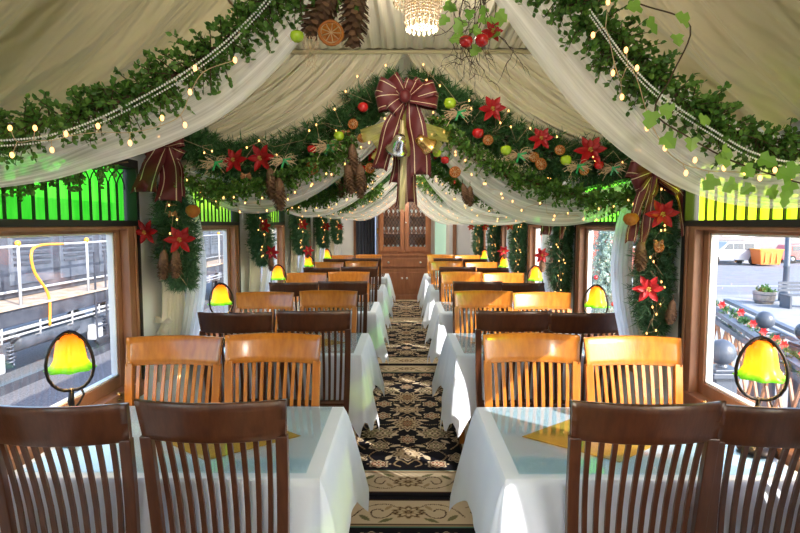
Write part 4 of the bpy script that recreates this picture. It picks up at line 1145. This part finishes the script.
for s in (-1, 1):
    sn = SN[s]; yc0 = END[s] + .19
    for k in range(5):
        yc = yc0 + PITCH * k
        if k == 0:
            prot[s, 's'] = satin(s, 1.2).build('satin_drape', M['satin'], loc=(s * W, yc + .10, 0))
            prot[s, 'h'] = sheer_drape(s, 1.12 if s < 0 else 1.08).build('sheer_drape', M['tulle_pier'], loc=(s * W, yc + .16, 0))
            Pk = [p - Vector((s * (W - .02), yc, 0)) for p in COLP[s]]
            prot[s, 'c'] = garland_thing(Pk, 'pier_garland', .098, 13000, 'pine2', (s * (W - .02), yc, 0), .05, .006)
            prot[s, 'l'] = lights([p + Vector((-s * .03, -.07, 0)) for p in Pk], 12 if s < 0 else 18, (s * (W - .02), yc, 0), .05, .0042)
        for key, lb, cat, gp, dx, dy in (('s', 'cream satin drape behind the hanging garland on the %s %s-hand pier', 'drape', 'satin drapes on the piers', 0, .10), ('h', 'white see-through drape hanging beside the %s %s-hand pier', 'drape', 'sheer drapes on the piers', 0, .16),
                                 ('c', 'hanging pine garland on the %s %s-hand pier between windows', 'garland', 'hanging pine garlands on the piers', -.02, 0), ('l', 'fairy lights in the hanging garland of the %s %s-hand pier', 'string lights', 'fairy lights on the piers', -.02, 0)):
            o = prot[s, key]
            if k: o = copy_tree(o)
            o.location = (s * (W + dx), yc + dy, 0); tag(o, lb % (ORD[k], sn), cat, gp)
    for k in range(1, 5):
        for j, (z, dx) in enumerate(((1.58, .02), (1.30, -.04))) if k < 3 else enumerate(((1.5, 0),)):
            orn('p', Vector((s * (W - .24 + dx), yc0 + PITCH * k - .14, z + R.uniform(-.04, .04))), '%s on the hanging garland of the %s %s-hand pier' % (['upper one' if k < 3 else 'single one', 'lower one'][j], ORD[k], sn), 1.0, yaw=s * .3)
        if k < 4: orn('w', Vector((s * (W - .26), yc0 + PITCH * k - .16, 1.74)), 'hooked at the top of the %s %s-hand pier garland' % (ORD[k], sn), .9)
        if k < 3: orn('c', Vector((s * (W - .26), yc0 + PITCH * k - .12, 1.30)), 'low on the hanging garland of the %s %s-hand pier' % (ORD[k], sn), .9)
for kd, x, y, D, wh, sc in (('p', 147, 232, 2.82, 'sticking out left of the nearest left-hand hanging garland', 1.0), ('p', 180, 240, 2.84, 'in the middle of the nearest left-hand hanging garland', 1.1), ('c', 164, 250, 2.84, 'left one of two on the nearest left hanging garland', 1.1), ('c', 176, 250, 2.84, 'right one of two on the nearest left hanging garland', 1.05), ('n', 173, 214, 2.84, 'above the poinsettia of the nearest left-hand pier', .8), ('w', 193, 211, 2.80, 'right of the nearest left-hand pier bow', 1.0),
                         ('p', 662, 214, 2.72, 'upper one on the nearest right-hand hanging garland', 1.1), ('p', 648, 289, 2.72, 'lower one on the nearest right-hand hanging garland', 1.05), ('n', 658, 243, 2.72, 'between the poinsettias of the nearest right hanging garland', .85), ('o', 659, 247, 2.72, 'between the poinsettias of the nearest right hanging garland', .85), ('c', 641, 240, 2.74, 'left edge of the nearest right-hand hanging garland', 1.1), ('c', 673, 300, 2.74, 'right edge of the nearest right-hand hanging garland', .9), ('w', 631, 219, 2.74, 'left of the nearest right-hand hanging garland', 1.0), ('p', 621, 273, 3.3, 'half hidden by the white drape left of nearest right garland', .6)):
    orn(kd, at(x, y, D), wh, sc)
tk = thing('tie_bow', at(164, 322, 3.02), 'small white bow tying back the satin drape at the nearest left-hand pier', 'bow')
for i, a in enumerate((.3, 2.8)): loop(tk, a, .05, .035, .015, i + 50, 'satin')
for i, x in enumerate((158, 170)): tail(tk, [Vector((0, 0, 0)), Vector(((x - 164) * .003, -.01, -.05)), Vector(((x - 164) * .006, 0, -.10))], .03, i, 'satin')

# ================================================================== overhead: chandelier, twigs, cones
ch = thing('chandelier', at(422, 0, 2.12), 'small tiered crystal chandelier glowing under the pleated ceiling', 'chandelier'); zc = ch.location.z
fr = MB(); ZT_ = 2.50 - zc
fr.tube([(0, 0, ZT_), (0, 0, .10)], .004, 6)
for r, z in ((.10, .075), (.10, .115), (.062, .01), (.035, -.045)): fr.tube([(r * math.cos(2 * pi * i / 24), r * math.sin(2 * pi * i / 24), z) for i in range(25)], .003, 5, False)
for i in range(6): a = i * pi / 3; fr.tube([(0, 0, .12), (.10 * math.cos(a), .10 * math.sin(a), .115), (.10 * math.cos(a), .10 * math.sin(a), .075), (.062 * math.cos(a), .062 * math.sin(a), .01), (0, 0, .01)], .002, 4)
fr.build('frame', M['brass'], ch)
MB().lathe([(.035, ZT_ - .012), (.035, ZT_)], 16).build('ceiling_plate', M['brass'], ch)
for ti, (r, n, z0, L) in enumerate(((.100, 26, .075, .085), (.062, 20, .01, .085), (.058, 18, .0, .10), (.035, 12, -.045, .045))):
    cr = MB()
    for i in range(n):
        a = 2 * pi * i / n
        for j in range(int(L / .011)): cr.sphere((r * math.cos(a), r * math.sin(a), z0 - j * .011), .0048, 6, 4)
        cr.sphere((r * math.cos(a), r * math.sin(a), z0 - L), .006, 6, 4, (1, 1, 1.7))
    q = cr.build('crystal_strands', M['crystal'], ch, False)
for i in range(5):
    a = i * 1.256; MB().sphere((.045 * math.cos(a), .045 * math.sin(a), .06), .012, 8, 6, (1, 1, 1.5)).build('candle_bulb', M['bulb'], ch)
tw = thing('twig_spray', at(482, -30, 1.32), 'spray of bare curling twigs hanging by the chandelier', 'twigs'); m = MB(); T0 = tw.location
def grow(p, d, L, r, dep):
    pts = [p]; 
    for i in range(6): d = (d + rv() * .45 + Vector((0, 0, -.08))).normalized(); pts.append(pts[-1] + d * L / 6)
    m.tube(pts, [r * (1 - .12 * i) for i in range(7)], 4)
    if dep:
        for i in (2, 4, 5, 6): grow(pts[i], (d + rv() * .8).normalized(), L * .45, r * .6, dep - 1)
for i in range(9): grow(Vector((R.uniform(-.03, .03), R.uniform(-.03, .03), 0)), Vector((R.uniform(-.7, .7), R.uniform(-.3, .3), -1)).normalized(), R.uniform(.12, .22), .0022, 2)
m.build('twigs', M['stem'], tw, False)
lf = MB()
for x, y in ((447, 17), (462, 20), (472, 28), (480, 18), (490, 24), (498, 12), (462, 38), (478, 47), (455, 8), (470, 10), (492, 36), (486, 8), (445, 5)):
    p = at(x, y, 1.27) - T0; d = Vector((R.uniform(-1, 1), R.uniform(-.3, .3), R.uniform(-1, .3))).normalized(); n_ = Vector((0, -1, .3)); ivy_leaf(lf, p, d, (n_ - d * n_.dot(d)).normalized(), R.uniform(.022, .034))
lf.build('ivy_leaves', M['ivy'], tw, False)
M['orn_red'] = M['apple_red']
for x, y, wh in ((466, 41, 'left one'), (482, 40, 'right one')): orn('r', at(x, y, 1.24), '%s tucked in the hanging twig spray' % wh, .55)
orn('p', at(492, 32, 1.27), 'red leaf cluster at the right of the hanging twig spray', .35)
for x, y, wh, sc, tl in ((343, -26, 'large one, left of the pair hanging top centre-left', 1.05, .52), (357, -28, 'large one, right of the pair hanging top centre-left', 1.05, .1)): orn('c', at(x, y, 1.19), wh, sc, tilt=tl)
orn('o', at(331, 33, 1.14), 'golden one hanging between the two large overhead cones', .8); orn('g', at(297, 36, 1.14), 'hanging left of the large overhead cones', .5)
rs = thing('root_tassel', at(312, 36, 1.17), 'thin brown root tassel hanging below the large overhead cones', 'twigs'); m = MB(); T0 = rs.location
for i in range(14): grow(Vector((R.uniform(-.02, .02), 0, 0)), Vector((R.uniform(-.6, .3), 0, -1)).normalized(), R.uniform(.03, .07), .0009, 1)
m.build('roots', M['raffia'], rs, False)
o = sprig_thing(px([(296, -24), (330, -34), (365, -28)], 1.19), 'boxwood_garland', .07, 90, 'box', (0, 0, 0), leaf_l=.016, leaf_w=.010); tag(o, 'leafy tuft from which the two large overhead cones hang', 'garland', 'boxwood garlands')
# light of the seen chandelier, and of unseen copies added for fill
def bay_light(x, y, z, e, nm='chandelier_and_fill_light'):
    l = bpy.data.lights.new(nm, 'POINT'); l.energy = e; l.color = (1, .90, .76); l.shadow_soft_size = .09
    o = bpy.data.objects.new(nm, l); C.objects.link(o); o.location = (x, y, z)
for i, (y, e, wh) in enumerate(((ch.location.y, 8, ''), (-1.4, 42, 'behind the viewer'), (5.6, 24, 'hidden behind the second arch'), (9.0, 24, 'hidden behind the fourth arch'), (11.1, 20, 'in front of the end wall, hidden by the arches'))):
    if i:
        o = copy_tree(ch); o.location = (ch.location.x, y, zc); o['label'] = 'chandelier copy added as fill light ' + wh
    bay_light(ch.location.x, y, zc - .13, e)
    (ch if i == 0 else o)['group'] = 'crystal chandeliers down the car'
# ================================================================== outside
GZ = -1.2
M['gravel'] = pbr('track_gravel', (.26, .26, .28), .9, col2=(.10, .10, .12), scale=30, bump=.6)
M['asphalt'] = pbr('street_asphalt', (.22, .23, .26), .85, col2=(.17, .18, .21), scale=1.5)
M['concrete'] = pbr('pale_concrete', (.33, .33, .33), .8, col2=(.26, .26, .27), scale=2)
M['steel_dark'] = pbr('engine_black', (.05, .055, .075), .4, .3, col2=(.12, .13, .16), scale=3)
M['steel_grey'] = pbr('engine_grey', (.17, .19, .24), .4, .3, col2=(.08, .10, .13), scale=3)
M['rail_white'] = pbr('white_rail_paint', (.42, .43, .46), .4)
M['safety'] = pbr('orange_rail_paint', (.85, .35, .04), .4)
M['rust'] = pbr('rusty_board', (.40, .25, .14), .7, col2=(.5, .45, .40), scale=4)
M['post'] = pbr('slate_grey_paint', (.075, .09, .12), .35)
M['brick'] = pbr('red_brick', (.35, .12, .09), .8, col2=(.26, .09, .07), scale=10)
M['facade'] = pbr('grey_facade', (.22, .20, .20), .8)
M['dark_glass'] = pbr('dark_glass', (.04, .05, .07), .1)
M['dumpster'] = pbr('orange_bin_paint', (.85, .22, .04), .5)
M['cask'] = pbr('weathered_wood', (.35, .30, .26), .8, col2=(.22, .19, .17), scale=10, stretch=(1, 1, .2))
M['tyre'] = pbr('tyre', (.02, .02, .02), .7)
M['flock'] = pbr('snowy_needles', (.16, .28, .17), .7, col2=(.60, .70, .66), island=True)
g = MB().box((-60, -30, GZ - .2), (-1.0, 60, GZ)); struct('ground_gravel', g, M['gravel'])
g = MB().box((-1.0, -30, GZ - .2), (120, 22.0, GZ)); struct('ground_pavement', g, M['concrete'])
g = MB().box((-1.0, 22.0, GZ - .35), (120, 42.0, GZ - .12)); struct('ground_street', g, M['asphalt'])
g = MB().box((-1.0, 42.0, GZ - .2), (120, 90, GZ)); struct('ground_far_pavement', g, M['concrete'])
g = MB().box((8, 26.0, GZ - .115), (40, 26.25, GZ - .112)); struct('trim_3', g, M['rail_white'])
# ---- locomotive on the next track
lo = thing('locomotive', (-6.4, 9, GZ), 'grey and black railway engine with handrails on the next track, left windows', 'locomotive')
def lp(mb, nm, mat, par=lo, sm=False, **k): return mb.build(nm, M[mat], par, sm, **k)
lp(MB().box((-2.2, -6, 1.1), (0, 17, 1.38)), 'frame', 'steel_dark', bevel=.02)
lp(MB().box((-2.0, -5.6, 1.38), (-.75, 16, 3.3)), 'hood', 'steel_dark', bevel=.06)
db = MB()
for i in range(14): db.box((-.76, -5.0 + i * 1.5, 1.65), (-.72, -3.75 + i * 1.5, 3.0))
lp(db, 'hood_doors', 'steel_grey', bevel=.01)
ld = MB().box((-.75, -6, 1.38), (.05, 17, 1.42)); lp(ld, 'running_board', 'rust')
for i in range(12):
    y = -5.8 + i * 2.0
    p = lp(MB().tube([(0, y, 1.38), (0, y, 2.42)], .025, 8), 'stanchion', 'rail_white', sm=True); 
    MB().sphere((0, y, 2.45), .05, 8, 6).build('cap', M['safety'], p)
lp(MB().tube([(0, -5.8, 2.40), (0, 16.2, 2.40)], .022, 8), 'handrail', 'rail_white', sm=True)
lp(MB().tube(spline([(.02, .9, .95), (.02, .9, 1.5), (.02, .55, 1.95), (.02, .5, 2.3), (.02, .75, 2.4), (.02, 1.4, 2.4)], 24), .024, 8), 'grab_iron', 'safety', sm=True)
for j, yb in enumerate((-1.5, 3.6, 12.5)):
    tr = lp(MB().box((-.35, yb - 1.6, .55), (-.12, yb + 1.6, .85)), 'truck_frame', 'steel_grey', bevel=.04)
    for dy in (-1.1, 0, 1.1):
        wv_ = MB(); wv_.lathe([(.10, -.05), (.46, -.05), (.50, .0), (.46, .05), (.10, .05)], 28); wv_.xf(Matrix.Translation((-.5, yb + dy, .50)) @ Matrix.Rotation(pi / 2, 4, 'Y')); wv_.build('wheel', M['steel_dark'], tr)
        bx_ = MB().box((-.16, yb + dy - .16, .38), (.02, yb + dy + .16, .70)); bx_.build('axle_box', M['rail_white'], tr, False, bevel=.03)
        sp_ = MB().tube([(-.05, yb + dy + .3, .5 + .09 * q / 6 + .03) if False else (-.1 + .06 * math.cos(q * 1.2), yb + dy + .42 + .06 * math.sin(q * 1.2), .45 + q * .012) for q in range(30)], .015, 5); sp_.build('spring', M['steel_grey'], tr)
lp(MB().lathe([(.16, -.9), (.20, -.85), (.20, .85), (.16, .9)], 24).xf(Matrix.Translation((-.30, .2 + 1.0, .78)) @ Matrix.Rotation(pi / 2, 4, 'X')), 'air_tank', 'steel_grey', sm=True)
lp(MB().lathe([(.3, -.8), (.38, -.7), (.38, .7), (.3, .8)], 24).xf(Matrix.Translation((-.35, -2.2, 1.0))), 'sand_tank', 'rail_white', sm=True)
st_ = MB()
for q in range(9): st_.beam((.03, -1.8 + q * .14, 1.30), (.03, -1.8 + q * .14, 1.62), .03, .03)
lp(st_, 'brake_rigging', 'rail_white')
lv = MB()
for i in range(14):
    for q in range(9): lv.box((-.72, -4.9 + i * 1.5, 2.0 + q * .10), (-.70, -3.85 + i * 1.5, 2.05 + q * .10))
lp(lv, 'louvres', 'steel_dark')
pp_ = MB()
for z_, r_ in ((1.02, .03), (.93, .02), (1.55, .025)): pp_.tube([(-.02 if z_ < 1.3 else -.68, -5.5, z_), (-.02 if z_ < 1.3 else -.68, 16, z_)], r_, 6)
for i in range(22): pp_.tube([(-.02, -5 + i * .95, 1.12), (-.02, -5 + i * .95, .86), (-.25, -5 + i * .95, .8)], .018, 5)
lp(pp_, 'pipes', 'rail_white', sm=True)
ld_ = MB()
for i in range(4):
    for q in (-.2, .2): ld_.beam((.03, 2.6 + i * 4 + q, .35), (.03, 2.6 + i * 4 + q, 2.2), .03, .03)
    for z_ in (.4, .65, .9, 1.15): ld_.beam((.03, 2.4 + i * 4, z_), (.03, 2.8 + i * 4, z_), .03, .03)
lp(ld_, 'ladders', 'steel_dark')
rl = MB().box((-6.62, -20, GZ), (-6.50, 40, GZ + .16)); struct('trim_4', rl, M['steel_dark'])
# ---- street scene on the right
def ball_post(x, y, zt, r, lab):
    t = thing('railing_post', (x, y, GZ), lab, 'post', 'ball-topped railing posts'); h = zt - GZ
    MB().box((-.10, -.10, 0), (.10, .10, h - 2 * r - .10)).build('shaft', M['post'], t, False, bevel=.01)
    cp = MB(); cp.box((-.15, -.15, h - 2 * r - .10), (.15, .15, h - 2 * r - .05)); cp.box((-.12, -.12, h - 2 * r - .05), (.12, .12, h - 2 * r - .02)); cp.lathe([(.06, h - 2 * r - .02), (.04, h - 2 * r + .02)], 16)
    cp.build('cap', M['post'], t, False, bevel=.008)
    MB().sphere((0, 0, h - r), r, 20, 14).build('ball', M['post'], t)
pts = {}
for (pxx, pyy, rr_, D, lab) in ((722, 352, .12, 5.2, 'slate grey ball-topped post right outside the nearest right window, lower left'), (765, 320, .105, 6.6, 'slate grey ball-topped post behind the table lamp of the nearest right window'), (806, 332, .11, 6.3, 'slate grey ball-topped post at the right edge of the nearest right window')):
    p = at(pxx, pyy, D); ball_post(p.x, p.y, p.z + rr_, rr_, lab)
def railing(a, b, lab):
    t = thing('platform_railing', a, lab, 'railing', 'criss-cross platform railings'); d = b - a; n = int(d.length / .22)
    MB().beam((0, 0, 0), d, .10, .05).build('top_rail', M['steel_grey'], t, False); MB().beam((0, 0, -.12), d + Vector((0, 0, -.12)), .05, .06).build('middle_rail', M['steel_grey'], t, False); MB().beam((0, 0, -.75), d + Vector((0, 0, -.75)), .06, .06).build('bottom_rail', M['casing'], t, False)
    l = MB()
    for i in range(n):
        p, q = d * (i / n), d * ((i + 1) / n)
        l.beam(p + Vector((0, 0, -.12)), q + Vector((0, 0, -.75)), .025, .03); l.beam(q + Vector((0, 0, -.12)), p + Vector((0, 0, -.75)), .025, .03)
    l.build('lattice', M['casing'], t, False)
    return t
railing(at(700, 300, 7.4), at(838, 392, 4.9), 'wooden lattice railing with pale handrail sloping below the near posts')
railing(at(726, 300, 9.2), at(840, 352, 7.2), 'second lattice railing, farther off behind the table lamp')
fg = MB(); rs_ = MB()
spf = spline([at(700, 296, 7.3), at(730, 316, 6.8), at(770, 344, 6.0), at(830, 384, 5.0)], 40)
ft = thing('railing_garland', spf[0], 'pine garland with red flowers laid along the sloping handrail outside', 'garland')
needles([p - spf[0] for p in spf], .09, 3000, .07, .012).build('foliage', M['pine'], ft)
for i in range(2, 40, 4):
    c = spf[i] - spf[0] + Vector((R.uniform(-.05, .05), -.08, R.uniform(.0, .08)))
    m_ = MB()
    for q in range(6): a = q * pi / 3; leaf(m_, c, Vector((math.cos(a), -.2, math.sin(a))).normalized(), Vector((0, -1, 0)), .055, .035)
    m_.build('flower', M['red'], ft, False)
# lamp post
p = at(785, 301, 20.2); t = thing('street_lamp', (p.x, p.y, GZ - .0), 'dark grey lamp post standing at the kerb, right of the white car', 'street lamp')
MB().lathe([(.22, 0), (.22, .25), (.14, .45), (.11, .6), (.10, 1.2), (.12, 1.25), (.10, 1.3), (.085, 3.6)], 14).build('pole', M['post'], t)
MB().lathe([(.09, 3.6), (.25, 3.8), (.27, 4.1), (.10, 4.35), (.02, 4.5)], 14).build('lantern', M['white'], t)
br = MB().tube([(0, 0, 2.9), (.25, 0, 2.95), (.35, 0, 3.0)], .03, 6); br.build('bracket', M['post'], t)
# barrel planter
p = at(764, 302, 19.6); t = thing('barrel_planter', (p.x, p.y, GZ), 'weathered half barrel planter on the pavement by the lamp post', 'planter')
MB().lathe([(.27, 0), (.33, .16), (.36, .42), (.33, .42), (.30, .34)], 20, cap=True).build('barrel', M['cask'], t)
lf, st = sprigs([Vector((-.2, 0, .42)), Vector((0, 0, .45)), Vector((.2, 0, .42))], .22, 40, .07, .04, down=0, seed_up=.8); lf.build('plant', M['box'], t, False)
hb = MB()
for z in (.10, .32): hb.tube([((.345 if z < .2 else .352) * math.cos(2 * pi * i / 20), (.345 if z < .2 else .352) * math.sin(2 * pi * i / 20), z) for i in range(21)], .012, 4, False)
hb.build('hoop', M['steel_dark'], t)
# bench at the kerb
p = at(801, 305, 18.5); t = thing('bench', (p.x, p.y, GZ), 'dark park bench at the right edge of the view, on the pavement', 'bench')
b = MB(); 
for q in range(4): b.box((-.6, -.25 + q * .12, .42), (.6, -.16 + q * .12, .45))
b.build('seat', M['post'], t, False); b = MB()
for q in range(3): b.box((-.6, .24, .52 + q * .12), (.6, .27, .61 + q * .12))
b.build('backrest', M['post'], t, False)
for sx in (-.5, .5): MB().box((sx - .03, -.25, 0), (sx + .03, .27, .42)).build('leg', M['post'], t, False)
# white car
def car(loc, rz, lab, mat, name='pickup_car', sc=1):
    t = thing(name, loc, lab, 'car', rz=rz); t.scale = (sc,) * 3
    prof = [(-2.3, .35), (-2.35, .75), (-2.25, 1.05), (-1.9, 1.12), (-1.6, 1.62), (.4, 1.68), (1.05, 1.12), (2.1, 1.0), (2.3, .8), (2.3, .35)]
    m = MB(); n = len(prof); vs = []
    for yy, inset in ((-.9, 0), (.9, 0)):
        for x, z in prof: vs.append((x, yy * (1 - .10 * max(0, z - 1.1)), z))
    m.add(vs, [tuple(range(n))[::-1], tuple(range(n, 2 * n))] + [(i, (i + 1) % n, n + (i + 1) % n, n + i) for i in range(n)]); m.build('body', mat, t, False, bevel=.05)
    for sy in (-1, 1):
        for x0_, x1_ in ((-1.45, -.75), (-.68, .0), (.07, .62)):
            y_ = sy * .915
            w_ = MB().add([(x0_, y_, 1.12), (x1_ + (.12 if x1_ > .5 else 0), y_, 1.12), (x1_ - (.22 if x1_ > .5 else 0), y_ * .955, 1.55), (x0_ + .02, y_ * .955, 1.55)], [(0, 1, 2, 3)]); w_.build('side_window', M['dark_glass'], t, False, solid=.03)
        for x in (-1.45, 1.4):
            wl_ = MB().lathe([(.05, -.1), (.34, -.1), (.37, -.05), (.37, .08), (.30, .1), (.05, .08)], 20); wl_.xf(Matrix.Translation((x, sy * .86, .37)) @ Matrix.Rotation(-pi / 2 * sy, 4, 'X')); wo = wl_.build('wheel', M['tyre'], t)
            MB().lathe([(.20, .09), (.05, .12)], 12).xf(Matrix.Translation((x, sy * .86, .37)) @ Matrix.Rotation(-pi / 2 * sy, 4, 'X')).build('hubcap', M['rail_white'], wo)
    for sy in (-1, 1): MB().box((2.26, sy * .7 - .15, .72), (2.33, sy * .7 + .15, .9)).build('headlamp', M['rail_white'], t, False); MB().box((-2.36, sy * .8 - .08, .8), (-2.28, sy * .8 + .08, 1.05)).build('tail_lamp', M['apple_red'], t, False)
    MB().box((-1.55, -.7, 1.72), (.2, -.66, 1.76)).build('roof_rack', M['post'], t, False)
    return t
p = at(739, 262, 40); car((p.x - .6, 40.5, GZ - .12), pi, 'white sport utility car parked across the street, nearest right window', pbr('silver_white_paint', (.42, .44, .48), .3, .2), 'car', .98)
p = at(797, 262, 41); car((p.x + 1.0, 42, GZ - .12), 0, 'pale red car at the right edge behind the lamp post', pbr('pale_red_paint', (.6, .12, .12), .3), 'car', .82)
p = at(766, 260, 39); t = thing('dumpster', (p.x, p.y, GZ - .12), 'bright orange rubbish skip on the street right of the white car', 'dumpster')
b = MB().add([(-.65, -.5, .1), (.65, -.5, .1), (.65, .5, .1), (-.65, .5, .1), (-.8, -.6, 1.1), (.8, -.6, 1.1), (.8, .6, 1.1), (-.8, .6, 1.1)], [(0, 3, 2, 1), (4, 5, 6, 7), (0, 1, 5, 4), (1, 2, 6, 5), (2, 3, 7, 6), (3, 0, 4, 7)]); b.build('bin', M['dumpster'], t, False, bevel=.03)
b = MB(); 
for x in (-.4, 0, .4): b.box((x - .04, -.60, .25), (x + .04, -.52, .95))
b.build('rib', M['dumpster'], t, False); MB().box((-.82, -.62, 1.1), (.82, .62, 1.17)).build('lid', M['safety'], t, False)
# buildings across the street
def building(x0, x1, y, h, mat, lab, cols, rows, depth=10, z0=GZ):
    t = thing('building', ((x0 + x1) / 2, y, z0), lab, 'building'); w_ = (x1 - x0) / 2
    MB().box((-w_, 0, 0), (w_, depth, h)).build('wall', M[mat], t, False); MB().box((-w_ - .2, -.3, h - .3), (w_ + .2, 0, h + .1)).build('cornice', M['white'], t, False)
    for i in range(cols):
        for j in range(rows):
            cx_ = -w_ + (i + .5) * 2 * w_ / cols; cz = 1.0 + (j + .5) * (h - 1.6) / rows; ww_ = 2 * w_ / cols * .30; hh = (h - 1.6) / rows * .34
            f = MB().box((cx_ - ww_ - .1, -.06, cz - hh - .1), (cx_ + ww_ + .1, .0, cz + hh + .1)).build('window', M['white'], t, False); MB().box((cx_ - ww_, -.09, cz - hh), (cx_ + ww_, -.05, cz + hh)).build('pane', M['dark_glass'], f, False)
    return t
building(22, 40, 58, 9, 'facade', 'long grey building with white framed windows across the street, right window', 7, 2)
building(41, 62, 60, 10, 'facade', 'second grey building at the far right across the street', 6, 2)
building(6, 13, 30, 5.5, 'brick', 'red brick shop front behind the frosted Christmas tree', 5, 1)
# Christmas tree outside the second right window
p = at(606, 300, 14.5); t = thing('christmas_tree', (p.x, p.y, GZ), 'snow-dusted Christmas tree outside the second right-hand window', 'tree')
mb = MB(); HT = 3.0
for i in range(150):
    f = i / 150; z = .35 + f * (HT - .4); L = .95 * (1 - f) + .05; a = i * 2.399; d = Vector((math.cos(a), math.sin(a), -.15))
    needles([Vector((0, 0, z)), Vector((0, 0, z)) + d * L * .5, Vector((0, 0, z)) + d * L], .10, 210, .10, .016, False)
    tmp = needles([Vector((0, 0, z)) + d * .1 * L, Vector((0, 0, z)) + d * L * .5, Vector((0, 0, z)) + d * L], .12, 170, .11, .02, False); mb.add(tmp.v, tmp.f)
mb.build('branches', M['flock'], t, False); MB().tube([(0, 0, 0), (0, 0, HT)], [.07, .01], 8).build('trunk', M['stem'], t)
for i in range(16):
    f = R.random(); a = R.uniform(-2.8, .2); z = .5 + f * (HT - .9); L = .9 * (1 - f); MB().sphere((math.cos(a) * L, math.sin(a) * L, z), .06, 10, 8).build('bauble', M['apple_red'], t)
# ================================================================== light
w = bpy.data.worlds.new('world'); scn.world = w; w.use_nodes = True; nt = w.node_tree; nt.nodes.clear()
sky = nt.nodes.new('ShaderNodeTexSky'); sky.sky_type = 'NISHITA'; sky.sun_disc = False; sky.sun_elevation = math.radians(30); sky.sun_rotation = math.radians(140)
bg = nt.nodes.new('ShaderNodeBackground'); bg.inputs[1].default_value = .38
ow = nt.nodes.new('ShaderNodeOutputWorld'); nt.links.new(sky.outputs[0], bg.inputs[0]); nt.links.new(bg.outputs[0], ow.inputs[0])
sd = bpy.data.lights.new('sun', 'SUN'); sd.energy = 5; sd.angle = math.radians(.6); sd.color = (1, .93, .82)
so = bpy.data.objects.new('sun', sd); C.objects.link(so)
sv = Vector((.76, -.65, math.tan(math.radians(29)))); so.rotation_euler = sv.to_track_quat('Z', 'Y').to_euler(); so.location = (10, -10, 8)
scn.view_settings.view_transform = 'Standard'; scn.view_settings.look = 'None'; scn.view_settings.gamma = 1; scn.view_settings.exposure = 1.12
scn.view_settings.use_curve_mapping = False
cy = scn.cycles
cy.max_bounces = 8; cy.diffuse_bounces = 4; cy.transparent_max_bounces = 24; cy.glossy_bounces = 3; cy.transmission_bounces = 4
cy.sample_clamp_indirect = 4; cy.use_denoising = True; cy.caustics_reflective = False; cy.caustics_refractive = False
